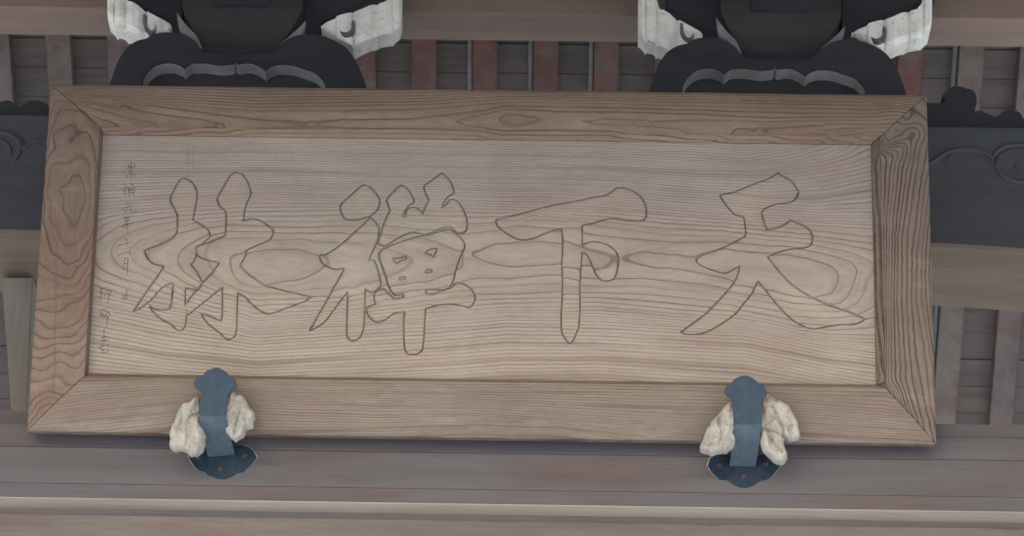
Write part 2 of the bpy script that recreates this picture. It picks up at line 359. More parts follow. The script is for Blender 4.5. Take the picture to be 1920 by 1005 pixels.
# ---- growth rings of the centre panel, traced
R_PANEL = [
 (0, [(478,472),(513,467),(547,467.5),(570,471),(597,480),(610,490),(607,500),(587,513),(568,522.5),(538,527),(502,534),(468,532),(450,522),(440,503),(437,488),(455,478)]),
 (-0.4, [(500,500),(530,498),(570,496)]),
 (1, [(393,465),(410,454),(443,449),(477,448),(520,450),(563,448),(600,453),(640,456),(680,461),(717,467),(735,473),(753,482),(762,488),(747,503),(722,513),(680,525),(647,534),(623,539),(580,542.5),(552,547),(480,548),(460,543),(435,532),(410,517),(397,503),(390,485)]),
 (2, [(339,483),(348,470),(372,453),(393,443),(422,436),(480,436),(572,437),(630,436),(660,439),(697,438),(740,445),(768,448),(800,452),(825,461),(850,472),(868,482),(868,497),(853,507),(833,511),(800,522),(730,532),(697,545),(647,554),(583,557),(480,559),(443,553),(418,547),(393,536),(377,527),(360,515),(343,498)]),
 (2.35, [(878,490)]),
 (3, [(283,477),(287,467),(300,455),(327,444),(360,434),(393,427),(423,424),(480,425),(572,426),(630,424),(713,426),(747,428),(800,434),(853,441),(900,436),(942,431),(983,426),(1050,434),(1090,436),(1120,441),(1187,448),(1253,453),(1295,454),(1353,453),(1387,457),(1440,463),(1475,464),(1517,470),(1567,482),(1597,493),(1607,510),(1600,533),(1588,558),(1563,571),(1542,567),(1508,566),(1470,560),(1408,549),(1367,542),(1320,533),(1278,530),(1228,525),(1187,523),(1153,523),(1120,523),(1090,521),(1053,517),(1017,517),(950,523),(900,522),(845,531),(800,538),(730,547),(647,563),(480,569),(427,559),(393,547),(365,533),(335,517),(307,500),(290,490)]),
 (2, [(888,481),(900,470),(917,462),(950,457),(983,455),(1008,453),(1033,455),(1057,457),(1075,461),(1092,468),(1117,477),(1135,483),(1125,497),(1090,498),(1053,495),(1017,497),(983,499),(950,499),(933,496),(900,487)]),
 (1.55, [(940,478),(985,477),(1040,477)]),
 (2.05, [(1150,489)]),
 (2, [(1172,486),(1180,478),(1203,473),(1253,477),(1303,481),(1345,474),(1370,472),(1403,477),(1440,478),(1475,477),(1517,485),(1550,496),(1567,507),(1572,520),(1565,542),(1550,553),(1527,558),(1475,548),(1433,537),(1400,532),(1377,527),(1337,517),(1295,509),(1253,503),(1212,498),(1187,492)]),
 (1.75, [(1215,486),(1260,489)]), (1.5, [(1330,495),(1400,505),(1470,512),(1520,523)]),
 (4, [(243,470),(253,457),(277,444),(303,434),(332,427),(377,418),(423,413),(480,414),(597,416),(655,412),(720,412),(800,418),(867,420),(927,417),(983,413),(1050,416),(1090,418),(1120,425),(1187,432),(1253,439),(1303,442),(1353,442),(1403,448),(1467,453),(1523,459),(1583,471),(1617,482),(1637,494)]),
 (4, [(1637,510),(1625,530),(1618,553),(1600,573),(1585,580),(1542,581),(1500,580),(1467,573),(1417,563),(1328,550),(1270,545),(1203,538),(1120,537),(1053,532),(1000,533),(942,537),(887,541),(833,547),(800,550),(730,558),(647,571),(560,576),(480,578),(400,560),(343,540),(307,520),(283,508),(260,498),(247,485)]),
 (5, [(209,470),(217,453),(235,439),(260,429),(293,420),(332,415),(390,408),(480,405),(600,404),(700,402),(800,407),(900,407),(983,402),(1050,405),(1120,414),(1253,428),(1353,432),(1440,442),(1525,450),(1583,458),(1637,470)]),
 (5, [(1637,576),(1608,590),(1590,590),(1558,592),(1525,593),(1475,586),(1400,574),(1353,566),(1270,557),(1203,552),(1120,549),(1050,547),(967,552),(893,551),(850,556),(800,561),(647,580),(480,588),(360,556),(327,543),(293,527),(260,512),(227,500),(212,485)]),
 (6, [(183,451),(210,432),(243,420),(293,410),(332,406),(480,396),(700,393),(900,398),(1120,406),(1253,419),(1353,423),(1440,434),(1525,442),(1637,456)]),
 (6, [(1637,595),(1590,604),(1540,606),(1475,599),(1400,583),(1253,568),(1120,558),(950,560),(800,569),(647,588),(480,596),(350,562),(310,550),(277,538),(243,527),(210,515),(182,497)]),
 (7, [(185,428),(210,415),(243,407),(277,402),(350,396),(480,388),(800,389),(1120,398),(1253,411),(1440,425),(1525,432),(1637,445)]),
 (7, [(178,520),(210,532),(260,548),(310,560),(400,585),(480,601),(800,578),(950,568),(1120,566),(1400,592),(1483,610),(1540,617),(1580,618),(1638,613)]),
 (8, [(185,411),(227,402),(300,392),(480,380),(800,383),(1120,393),(1440,418),(1525,422),(1637,428)]),
 (8, [(178,535),(227,551),(277,563),(400,592),(480,607),(800,587),(950,577),(1120,575),(1400,599),(1467,612),(1500,620),(1550,627),(1638,628)]),
 (10, [(1637,416),(1525,412),(1440,408),(1120,383),(800,373),(480,369),(190,393)]),
 (13, [(1637,398),(1525,398),(1440,392),(1120,366),(800,360),(480,356),(190,372)]),
 (16, [(1637,367),(1525,380),(1440,376),(1120,352),(800,346),(480,342),(190,352)]),
 (20, [(1637,328),(1550,348),(1440,355),(1300,346),(1120,332),(800,328),(480,323),(190,328)]),
 (24, [(1637,292),(1583,308),(1500,323),(1440,328),(1300,325),(1120,314),(800,310),(480,305),(190,306)]),
 (26, [(1617,270),(1600,280),(1567,295),(1533,305),(1467,313),(1400,320)]),
 (28, [(1583,271),(1550,287),(1483,301),(1400,311),(1300,306),(1120,296),(800,291),(480,286),(190,285)]),
 (30, [(1542,270),(1500,286),(1440,298),(1400,302)]),
 (32, [(1517,269),(1450,282),(1400,291),(1300,285),(1120,278),(800,273),(480,268),(190,267)]),
 (35, [(1463,266),(1400,276),(1300,270),(1120,264),(800,260),(480,255),(190,252)]),
 (10, [(1638,643),(1550,637),(1475,624),(1400,609),(1120,588),(950,586),(800,597),(480,616),(310,584),(177,556)]),
 (13, [(1638,661),(1550,650),(1483,636),(1400,620),(1120,603),(950,600),(800,611),(480,634),(310,605),(177,578)]),
 (16, [(1638,678),(1550,668),(1400,638),(1120,623),(950,620),(800,633),(480,652),(310,630),(177,602)]),
 (20, [(1638,707),(1550,693),(1400,664),(1120,650),(950,649),(800,660),(480,678),(310,660),(177,636)]),
 (24, [(1638,736),(1550,718),(1400,692),(1120,676),(950,677),(800,688),(480,702),(310,686),(177,668)]),
 (28, [(1550,744),(1400,720),(1120,702),(950,705),(800,712),(480,725),(310,712),(177,700)]),
]

# ---- the four characters (outlines)
G_LIN_L = [(345,332),(355,336),(364,345),(369,356),(370,365),(368,380),(365,396),(362,411),(374,418),(388,427),(394,438),(393,444),(387,450),(377,457),(367,462),(368,476),(364,488),(358,495),(366,504),(374,517),(378,527),(376,536),(370,543),(358,541),(348,539),(347,570),(349,592),(348,607),(345,615),(338,620),(330,617),(318,606),(305,600),(292,589),(285,582),(280,574),(290,578),(307,580),(318,577),(321,566),(324,530),(312,534),(300,543),(288,557),(275,569),(262,578),(250,583),(258,570),(275,545),(292,521),(307,498),(300,497),(285,493),(275,482),(270,468),(280,464),(295,459),(312,452),(325,443),(331,432),(332,415),(331,400),(325,388),(320,379),(319,370),(325,356),(333,341),(339,334)]
G_LIN_R = [(442,322),(455,326),(465,341),(471,360),(470,365),(462,383),(459,395),(456,412),(472,408),(487,412),(502,421),(513,430),(512,438),(507,449),(495,454),(462,469),(460,480),(450,497),(465,512),(480,523),(500,535),(585,556),(570,565),(510,587),(505,588),(492,585),(472,570),(460,557),(446,549),(445,570),(444,600),(444,617),(440,630),(430,637),(422,634),(410,622),(392,609),(382,597),(377,587),(390,591),(414,600),(416,590),(416.5,538),(405,548),(350,592),(347,570),(378,530),(398,510),(410,492),(385,486),(375,482),(368,476),(367,462),(393,452),(421,441),(423,425),(423,400),(421,394),(413,388),(409,380),(406,372),(412,360),(422,342),(430,329),(437,323)]
SKIP = [((350,592),(347,570)), ((347,570),(349,592))]
G_ZEN_DOT = [(683,345),(694,349),(706,362),(712.5,374),(711,386),(706,395),(694,404),(677,410),(660,412),(650,411),(643,406),(638,392),(638,382),(652,369),(669,354),(678,346)]
G_ZEN_RAD = [(694,405),(685,415),(660,438),(639,457),(610,476),(602,476),(599,480),(601,489),(612,499),(629,504.5),(645,502),(639,514),(612,562),(580,619),(587,617),(608,604),(627,579),(651.5,547),(651,574),(649.5,612),(651,631),(656,637),(662,639),(673,634),(680,622),(683,606),(685,553),(685,540),(689.5,545),(696,548),(706,543),(713.5,535),(714.6,528),(710,510),(705,493),(701,486),(692,486),(700,468),(706,455),(709,442),(711,427),(704,415)]
G_ZEN_TOP = [(731,393),(724,376),(727,369),(740,355),(748,347.5),(754,346),(763,351),(771,361),(777,374),(775,380),(763,388),(755,404),(761,404),(762,394),(767,388),(777,387),(786,391),(792,399),(798,384),(803.5,374),(798,363),(794,350),(796,346),(811,335),(828.5,322),(838,331),(846,341),(851.5,357),(850.5,362),(838,370.5),(828.5,388),(836,382),(843,372.5),(852.6,372.5),(863,381),(871,395.5),(875.6,411),(876.6,424),(872.4,435),(865,437),(857,436),(850,429),(842,425),(832,426),(811,434),(794,438),(775,435),(769,436),(748,445),(727,458),(719,461),(708,456),(713.6,436),(717,424),(723,409)]
G_ZEN_BOX = [(710.5,472),(716,467),(727,461),(748,453),(769,446),(790,440.5),(811,436.5),(830,430),(840,428),(848,431),(857,438.5),(867,448),(872,459),(869,470),(863,482),(857,499),(855,505.5),(850.5,524),(843,538),(832,542),(819,543),(800,542),(798,548),(811,549.5),(822,546),(843,539.5),(852.6,531),(861,528.5),(871,532),(883,540),(890,551.5),(891,562),(886,571),(880,576.6),(863,572),(842,570),(821,572),(798,578.7),(797,595),(795,637),(792,656),(781.5,664),(765,664),(759.6,657),(757.5,641),(756.5,604),(758,584),(737.6,588),(723,598.5),(710.5,603),(702,602),(694,596),(687.5,585),(687.5,574.5),(694,572),(704,569),(701,560),(701,553.6),(704,547),(714.6,541),(721,541),(727,546),(733.5,554),(737.6,558),(756.5,555.5),(756.5,551.5),(742,553),(737,551),(727,533),(721,512),(712.6,489),(710,480)]
H_ZEN = [[(796.6,473),(806.6,466.6),(819,464.5),(814,480),(806.6,476)],
         [(736.6,482),(744,484),(754,482),(760.6,479),(761.7,483),(752,487.5),(744,492.7),(740,488.5)],
         [(749,520),(758.5,518),(759.6,521),(750,523.5)], [(798,508),(800,505),(809.7,504),(809,508.5),(799,510)]]
G_XIA = [(929,414.6),(931,410),(940,407),(963,402.5),(988,396),(1017.5,387.5),(1053,379.6),(1088,374),(1113,368),(1132,365.6),(1144.6,360),(1153,353),(1161,350.4),(1171.7,351),(1184,355),(1196.7,362.5),(1207,374),(1212,387.5),(1213,400),(1211,408),(1205,413),(1192.5,414),(1171.7,412.5),(1151,409),(1130,412.5),(1109,419),(1092,422),(1092.5,457),(1105,452),(1119.6,451.7),(1136,456),(1149,464.6),(1157,473),(1161,487.5),(1160,493),(1157,510),(1151,522.5),(1140,526.7),(1128,525),(1117.5,514),(1111,499.6),(1103,481),(1094.6,472.5),(1092,472),(1090.4,493),(1088,533),(1088,574.6),(1086,610),(1083,620),(1073.7,641),(1067.5,643),(1063,639),(1055,626.7),(1052,614),(1052,585),(1054.6,533),(1053,491),(1055,462.5),(1053,428),(1038,432),(1023.7,436.5),(1005,445),(988,449.6),(973.7,449),(963,445),(948.7,436.5),(934,425)]
G_TIAN = [(1460,321.7),(1465,326.7),(1483,336.7),(1491.7,346.7),(1498,358),(1495,368),(1485,378),(1463,381),(1446.7,385),(1433,391.7),(1428.7,397.5),(1431,407),(1438,428.5),(1455,426),(1471.7,419),(1482.5,411),(1500,417.5),(1515,426.7),(1523,436.7),(1524,450),(1521,459),(1510,464),(1483,466),(1463,471.7),(1440,480),(1458,503),(1483,530),(1517,553),(1560,572.5),(1597,585),(1623,597.5),(1613,604),(1597,609),(1580,608),(1550,612.5),(1525,616),(1510,613),(1490,602.5),(1472,587),(1450,562),(1421.7,526),(1410,550),(1401.7,560),(1380,587),(1353,607),(1320,624),(1297,627),(1285,626),(1277,621.7),(1295,608),(1320,590),(1350,560),(1370,537),(1382,517),(1387,498),(1370,508),(1358,512),(1345,509),(1320,500),(1308,493),(1305,487),(1308,482),(1320,475),(1343,468),(1370,456),(1397,442),(1398,433),(1395,410),(1392.5,405),(1378,402),(1363,386),(1351,369),(1349.7,365.6),(1354,363.4),(1378,358),(1409,345),(1441.6,333)]
GLYPHS = [("林", [G_LIN_L, G_LIN_R], []), ("禅", [G_ZEN_DOT, G_ZEN_RAD, G_ZEN_TOP, G_ZEN_BOX], H_ZEN), ("下", [G_XIA], []), ("天", [G_TIAN], [])]

def pip(P, poly):
    x, y = P[:, 0], P[:, 1]; ins = np.zeros(len(P), bool); n = len(poly)
    for i in range(n):
        x1, y1 = poly[i]; x2, y2 = poly[(i+1) % n]
        if y1 == y2: continue
        c = ((y1 > y) != (y2 > y)) & (x < (x2-x1)*(y-y1)/(y2-y1)+x1); ins ^= c
    return ins
def segdist(P, A, B):
    best = np.full(len(P), 1e9)
    for a, b in zip(A, B):
        d = b-a; L = d@d
        if L < 1e-14: continue
        t = np.clip(((P-a)@d)/L, 0, 1); q = P-a-t[:, None]*d
        best = np.minimum(best, (q*q).sum(1))
    return np.sqrt(best)

# panel extent on its own plane
px = onB([(195,258),(1635,268),(1641,722),(163,702)], PH)
PX0, PX1 = (px[0,0]+px[3,0])/2, (px[1,0]+px[2,0])/2
PY1, PY0 = (px[0,1]+px[1,1])/2, (px[2,1]+px[3,1])/2
STEP = 0.0017
EXT = 0.012                          # the panel runs on under the frame
gx = np.arange(PX0-EXT, PX1+EXT, STEP); gy = np.arange(PY0-EXT, PY1+EXT, STEP)
NX, NY = len(gx), len(gy)
GX, GY = np.meshgrid(gx, gy); Pg = np.stack([GX.ravel(), GY.ravel()], 1)
H = np.zeros(len(Pg)); owner = np.zeros(len(Pg), int)
DEEP, RW = 0.0060, 0.012
for gi, (ch, polys, holes) in enumerate(GLYPHS):
    sm = [onB(smooth_poly(p, 3, 40), PH) for p in polys]; hs = [onB(h, PH) for h in holes]
    allp = np.concatenate(sm); lo, hi = allp.min(0)-0.01, allp.max(0)+0.01
    idx = np.nonzero((Pg[:, 0] > lo[0]) & (Pg[:, 0] < hi[0]) & (Pg[:, 1] > lo[1]) & (Pg[:, 1] < hi[1]))[0]
    Q = Pg[idx]
    ins = np.zeros(len(Q), bool)
    for s in sm: ins |= pip(Q, s)
    for h in hs: ins &= ~pip(Q, h)
    sk = [(onB([a], PH)[0], onB([b], PH)[0]) for a, b in SKIP]
    A, B = [], []
    for s in sm+hs:
        for i in range(len(s)):
            a, b = s[i], s[(i+1) % len(s)]; m = (a+b)/2
            drop = False
            for (u, v) in sk:
                dd = v-u; t = ((m-u)@dd)/(dd@dd)
                if 0.03 < t < 0.97 and np.linalg.norm(m-u-t*dd) < 0.0022: drop = True
            if not drop: A.append(a); B.append(b)
    d = segdist(Q, A, B)
    wob = 1+0.12*np.sin(Q[:, 0]*61+Q[:, 1]*37)+0.08*np.sin(Q[:, 0]*143-Q[:, 1]*97)
    t = np.clip(d/RW, 0, 1)
    hin = -0.0038*wob-0.0030*(1-np.sqrt(np.maximum(0, 1-(1-t)**2)))
    hout = -DEEP*wob*np.clip(1-d/0.0012, 0, 1)
    hh = np.where(ins, hin, hout)-0.0075*np.exp(-(d/0.0012)**2)
    H[idx] = np.minimum(H[idx], hh); owner[idx[ins]] = gi+1
f_panel = tps_field(R_PANEL, PH, 0.006, 3e-6, (PX0-EXT, PX1+EXT, PY0-EXT, PY1+EXT))
ring, rgrad = f_panel(Pg)
ring = ring + np.clip(rgrad*1.9, 12, 65)*H
# hand-worn surface: very shallow unevenness
H2 = H + 0.0005*np.sin(Pg[:, 0]*7+np.sin(Pg[:, 1]*5)*2)*np.sin(Pg[:, 1]*11+1)
# old water runs and stains (marks with a shape of their own)
wear = np.zeros(len(Pg))
def streak(x0, y0, x1, y1, wpx, amt):
    a, b = onB([(x0, y0), (x1, y1)], PH); L = np.linalg.norm(b-a); dd = (b-a)/L
    r = Pg-a; s = r@dd; q = np.abs(r[:, 0]*dd[1]-r[:, 1]*dd[0]); q = q+0.0012*np.sin(s*90)
    m = np.clip(1-q/(wpx*0.00143), 0, 1)*np.clip(np.minimum(s, L-s)/0.01+0.3, 0, 1)
    np.maximum(wear, m*amt, out=wear)
streak(353, 262, 351, 334, 3.0, 0.38); streak(363, 262, 361, 332, 2.4, 0.42)
streak(541, 262, 542, 282, 4, 0.25); streak(545, 285, 547, 300, 3, 0.45); streak(1081, 266, 1080, 282, 2.5, 0.4); streak(1074, 290, 1086, 292, 3, 0.3)
streak(500, 278, 498, 292, 3, 0.25); streak(515, 286, 520, 300, 4, 0.25); streak(940, 370, 1040, 366, 3.5, 0.3); streak(1005, 280, 998, 300, 3, 0.25)
streak(700, 380, 716, 398, 4, 0.22); streak(193, 356, 190, 372, 2.5, 0.4); streak(430, 306, 444, 308, 4, 0.2)
vid = np.arange(NX*NY).reshape(NY, NX)
quads = np.stack([vid[:-1, :-1], vid[:-1, 1:], vid[1:, 1:], vid[1:, :-1]], -1).reshape(-1, 4)
qown = owner[quads]; qo = np.where((qown == qown[:, :1]).all(1), qown[:, 0], 0)
def sub_mesh(name, faces, mat, parent):
    used, inv = np.unique(faces, return_inverse=True)
    me = bpy.data.meshes.new(name)
    co = np.stack([Pg[used, 0], Pg[used, 1], PH+H2[used]], 1).astype(np.float32)
    fl = inv.reshape(-1).astype(np.int32); nf = len(faces)
    me.vertices.add(len(co)); me.vertices.foreach_set('co', co.ravel())
    me.loops.add(len(fl)); me.loops.foreach_set('vertex_index', fl)
    me.polygons.add(nf); me.polygons.foreach_set('loop_start', np.arange(nf, dtype=np.int32)*4)
    me.polygons.foreach_set('loop_total', np.full(nf, 4, np.int32)); me.update(calc_edges=True)
    for an, ar in (('ring', ring), ('ringgrad', rgrad), ('wear', wear)):
        a = me.attributes.new(an, 'FLOAT', 'POINT'); a.data.foreach_set('value', ar[used].astype(np.float32))
    o = link(name, me, mat, parent); me.polygons.foreach_set('use_smooth', np.ones(nf, bool))
    return o
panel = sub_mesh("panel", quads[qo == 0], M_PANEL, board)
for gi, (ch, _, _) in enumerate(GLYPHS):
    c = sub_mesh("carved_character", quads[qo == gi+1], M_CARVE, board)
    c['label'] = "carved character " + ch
bb = box_bm(-BW/2+0.02, BW/2-0.02, -BH/2+0.02, BH/2-0.02, -0.052, -0.034); bm_obj("backing_board", bb, M_BEAM, board)

# ---- the four frame timbers
inn = onB([(190,247),(1657,247),(1652,726),(155,706)], 0.018)
IL, IR, IT, IB = (inn[0,0]+inn[3,0])/2, (inn[1,0]+inn[2,0])/2, (inn[0,1]+inn[1,1])/2, (inn[2,1]+inn[3,1])/2
IR = min(IR, 1.072); 
OL, OR, OT, OB = -BW/2, BW/2, BH/2, -BH/2
# rings: (fraction outer->inner on the face, fraction face edge->panel edge, extra inset, height)
def ring_rect(fo, fi, ins):
    l = OL+(IL-OL)*fo+(PX0-IL)*fi+ins; r = OR+(IR-OR)*fo+(PX1-IR)*fi-ins
    t = OT+(IT-OT)*fo+(PY1-IT)*fi-ins; b = OB+(IB-OB)*fo+(PY0-IB)*fi+ins
    return l, r, t, b
PROF = [(0, 0, 0.003, -0.054), (0, 0, 0.0, -0.035), (0, 0, 0.0, -0.012), (0, 0, 0.0, -0.0055), (0, 0, 0.001, -0.0042), (0, 0, 0.010, 0.0008), (0, 0, 0.013, 0.0016)]
for k in range(1, 46):
    s = k/45; fo = 0.11+s*(1-0.11-0.02)
    PROF.append((fo, 0, 0, 0.002+0.015*s+0.006*math.sin(math.pi*s)))
PROF += [(0.994, 0, 0, 0.0178), (1, 0.0, 0, 0.0168), (1, 0.02, 0, 0.0120), (1, 0.05, 0, 0.0112), (1, 0.35, 0, 0.0065), (1, 0.62, 0, 0.0025), (1, 0.66, 0, 0.0020), (1, 0.68, 0, -0.0015), (1, 0.72, 0, -0.0022), (1, 0.95, 0, -0.0048), (1, 0.985, 0, -0.0060), (1, 1.0, 0.0004, -0.0100), (1, 1.0, 0.0004, -0.022)]
FP_TOP = [
 (0, [(150,209),(180,220),(205,227),(220,234)]), (0,[(222,238),(205,243)]), (1, [(150,196),(180,207),(227,219),(267,226),(294,233)]), (1,[(296,237),(280,242)]),
 (2, [(180,196),(240,206),(325,219),(380,225),(417,232)]), (2,[(420,236),(375,244)]),
 (3, [(180,186),(300,201),(430,219),(500,226),(555,229),(575,230.5),(635,226),(767,224),(830,217),(905,209),(945,200),(1050,201),(1175,204),(1325,208),(1500,213),(1640,214)]),
 (2.94,[(585,235)]),(2.6,[(645,233),(720,233),(800,232)]),
 (3, [(480,246),(530,243),(587,240),(700,242),(800,243),(900,247)]),
 (2, [(942,206),(905,216),(870,223),(856,227),(862,232),(875,237),(910,242),(942,246),(1050,246),(1150,247)]), (2,[(962,205),(1050,210),(1175,211),(1325,216),(1450,222),(1560,219),(1640,220)]),
 (0.65,[(955,226),(985,227)]),(0.75,[(1130,230),(1180,230.5),(1230,234),(1290,238),(1350,240)]),
 (1, [(1010,228),(987,219.5),(962,215.5),(945,217),(936,225),(945,233),(962,236.5),(987,235)]),
 (1, [(1092,229),(1137,224.5),(1187,226),(1220,229.5),(1287,226),(1375,226),(1450,230),(1560,226),(1640,227)]), (1,[(1112,235),(1187,236),(1225,238),(1275,245)]),
 (0, [(1437,249),(1414,246),(1413,243),(1425,239.5),(1462,241),(1512,237.5),(1575,232.5),(1640,234)]), (-1, [(1545,252),(1533,251),(1550,245),(1575,242),(1640,241)]), (-2,[(1605,252),(1625,248)]),
 (4, [(140,188),(300,194),(480,209),(655,208),(755,206),(855,201),(945,192),(1100,193),(1325,200),(1640,206)]),
 (6, [(130,176),(480,195),(800,190),(945,180),(1325,186),(1680,193)]), (9, [(110,163),(480,176),(800,173),(945,166),(1325,171),(1690,180)]),
 (11,[(480,164),(945,156),(1325,161),(1700,170)])]
FP_BOT = [(0, [(165,704),(300,704),(600,708),(900,711),(1300,716),(1645,722)]),
 (3, [(150,722),(300,716),(600,724),(900,727),(1300,733),(1660,745)]), (6,[(130,744),(300,731),(600,738),(900,741),(1200,749),(1450,752),(1690,771)]),
 (10, [(100,770),(200,758),(330,746),(500,752),(700,756),(900,758),(1100,767),(1300,777),(1500,776),(1710,792)]),
 (14, [(80,790),(200,777),(330,764),(500,771),(700,777),(900,775),(1100,788),(1300,800),(1500,796),(1730,810)]),
 (18, [(60,806),(160,800),(330,784),(500,792),(700,796),(900,792),(1050,796),(1200,808),(1350,818),(1500,815),(1750,829)]),
 (22, [(200,822),(330,808),(500,815),(650,811),(900,806),(1050,810),(1200,826),(1400,838),(1700,842)])]
FP_LEFT = [(0, [(141,329),(129,345),(121,373),(129,408),(139,427),(153,401),(160,373),(157,345),(151,331)]), (-0.6,[(141,360),(142,385)]),
 (1, [(104,307),(95,320),(88,359),(95,408),(108,428),(118,456),(136,461),(153,449),(166,408),(171,359),(169,310),(153,293),(140,300),(122,308)]),
 (2, [(104,279),(86,310),(81,359),(82,408),(94,456),(115,484),(134,495),(150,488),(172,446),(178,400),(180,300),(167,251),(150,250),(132,268)]),
 (3, [(104,232),(92,250),(82,290),(77,340),(74,420),(76,485),(100,510),(130,524),(166,476),(174,462)]), (3,[(115,207),(150,209),(167,222),(182,240)]),
 (4, [(74,512),(121,536),(161,512)]), (4,[(92,225),(103,195),(118,190),(150,200)]), (5, [(67,557),(107,558),(152,548),(166,520)]), (5,[(84,250),(90,200),(98,170)]), (6, [(72,575),(107,584),(161,552)]), (7, [(76,597),(90,613),(116,615),(152,601),(164,575)]),
 (8, [(67,619),(99,633),(134,633),(157,610)]), (9, [(60,637),(72,648),(103,645),(130,646),(157,633)]), (10, [(60,660),(72,667),(107,660),(139,669),(159,651)]), (11, [(58,682),(81,691),(116,680),(148,691),(160,672)]),
 (12, [(58,708),(90,709),(112,707),(130,724)]), (13, [(58,745),(81,734),(110,740)]), (14, [(60,765),(85,745),(105,748)]), (15, [(55,785),(72,765),(95,757)])]
FP_RIGHT = [(0, [(1640,290),(1646,417),(1652,565),(1650,720)]), (1,[(1650,300),(1651,417),(1655,565),(1654,720),(1668,742)]), (3, [(1672,290),(1661,417),(1661,565),(1662,720),(1680,755)]),
 (5, [(1690,275),(1675,400),(1670,565),(1671,700),(1700,780)]), (7, [(1712,250),(1693,370),(1683,450),(1681,565),(1691,720),(1715,795)]),
 (9, [(1730,240),(1712,350),(1702,430),(1700,565),(1705,660),(1712,720),(1732,805)]), (10, [(1738,265),(1722,370),(1709,480),(1708,565),(1716,669),(1734,758),(1747,816)]),
 (12, [(1742,340),(1728,470),(1727,557),(1736,615),(1747,678),(1752,760)]), (14, [(1745,430),(1741,510),(1746,590),(1753,650)]),
 (8, [(1665,265),(1680,245),(1690,255)]), (10,[(1700,225),(1712,205),(1725,215)])]
CRACKS = [('left', 106, 440, 101, 750, 0.0042, 0.8), ('left', 144, 335, 139, 470, 0.004, 0.5), ('left', 128, 400, 122, 560, 0.004, 0.4), ('top', 1640, 195, 1665, 212, 0.006, 0.5), ('top', 505, 203, 505, 214, 0.005, 0.8), ('top', 785, 166, 800, 172, 0.006, 0.4)]
def member(name, side, contours, mat, label):
    h = 0.012
    box = (-1.25, 1.25, -0.53, 0.53)
    if side == 'top': box = (-1.25, 1.25, 0.30, 0.53)
    if side == 'bottom': box = (-1.25, 1.25, -0.53, -0.30)
    if side == 'left': box = (-1.25, -1.0, -0.53, 0.53)
    if side == 'right': box = (1.0, 1.25, -0.53, 0.53)
    f = tps_field(contours, h, 0.005, 3e-6, box, 13 if side == 'top' else 26)
    n = 480 if side in ('top', 'bottom') else 220
    K = len(PROF); g = 0.0008
    P = np.zeros((K, n+1, 3))
    s = np.linspace(0, 1, n+1)
    for k, (fo, fi, ins, hh) in enumerate(PROF):
        l, r, t, b = ring_rect(fo, fi, ins)
        if side == 'top': P[k, :, 0] = l+g+(r-l-2*g)*s; P[k, :, 1] = t
        if side == 'bottom': P[k, :, 0] = l+g+(r-l-2*g)*s; P[k, :, 1] = b
        if side == 'left': P[k, :, 1] = b+g+(t-b-2*g)*s; P[k, :, 0] = l
        if side == 'right': P[k, :, 1] = b+g+(t-b-2*g)*s; P[k, :, 0] = r
        P[k, :, 2] = hh
    # slightly uneven arrises
    P[:, :, 2] += (0.0006*np.sin(s*23+1)*np.sin(s*57))[None, :]
    kf = max(k for k, p in enumerate(PROF) if p[0] < 1)
    P2 = P.copy(); P2[kf+1:, :, :2] = P[kf:kf+1, :, :2]
    Q = P.reshape(-1, 3); rg, gg = f(P2.reshape(-1, 3)[:, :2])
    led = (np.arange(K) > kf)[:, None].repeat(n+1, 1).ravel()
    rg = rg + led*(0.018-Q[:, 2])*70
    rg = rg + np.where(led, 0, (Q[:, 2]-0.016)*np.clip(gg*0.4, 4, 20))
    vid = np.arange(K*(n+1)).reshape(K, n+1)
    q = np.stack([vid[:-1, :-1], vid[:-1, 1:], vid[1:, 1:], vid[1:, :-1]], -1).reshape(-1, 4)
    if side in ('bottom', 'right'): q = q
    me = bpy.data.meshes.new(name)
    faces = [tuple(int(i) for i in r) for r in q]
    faces.append(tuple(int(i) for i in vid[:, 0])); faces.append(tuple(int(i) for i in vid[::-1, -1]))
    me.from_pydata(Q.tolist(), [], faces)
    gg = np.where(led, np.maximum(gg, 70), gg)
    wr = np.zeros(len(Q))
    for (sd, x0, y0, x1, y1, wd, am) in CRACKS:
        if sd != side: continue
        a, b = onB([(x0, y0), (x1, y1)], h); L = np.linalg.norm(b-a); dd = (b-a)/L; q_ = Q[:, :2]-a
        s_ = q_@dd; e_ = np.abs(q_[:, 0]*dd[1]-q_[:, 1]*dd[0]+0.0015*np.sin(s_*40))
        wr = np.maximum(wr, am*np.clip(1.3-e_/wd, 0, 1)*np.clip(np.minimum(s_, L-s_)/0.02, 0, 1))
    for an, ar in (('ring', rg), ('ringgrad', gg), ('wear', wr)):
        a = me.attributes.new(an, 'FLOAT', 'POINT'); a.data.foreach_set('value', ar.astype(np.float32))
    o = link(name, me, mat, board)
    bm = bmesh.new(); bm.from_mesh(me); bmesh.ops.recalc_face_normals(bm, faces=bm.faces)
    for fc in bm.faces: fc.smooth = len(fc.verts) == 4
    bm.to_mesh(me); bm.free()
    o['label'] = label
    return o
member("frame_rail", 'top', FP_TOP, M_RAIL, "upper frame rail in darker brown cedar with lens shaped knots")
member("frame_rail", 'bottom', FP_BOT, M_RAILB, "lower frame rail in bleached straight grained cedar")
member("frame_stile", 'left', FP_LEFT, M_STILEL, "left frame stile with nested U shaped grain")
member("frame_stile", 'right', FP_RIGHT, M_STILER, "right frame stile with steep dark grain lines")

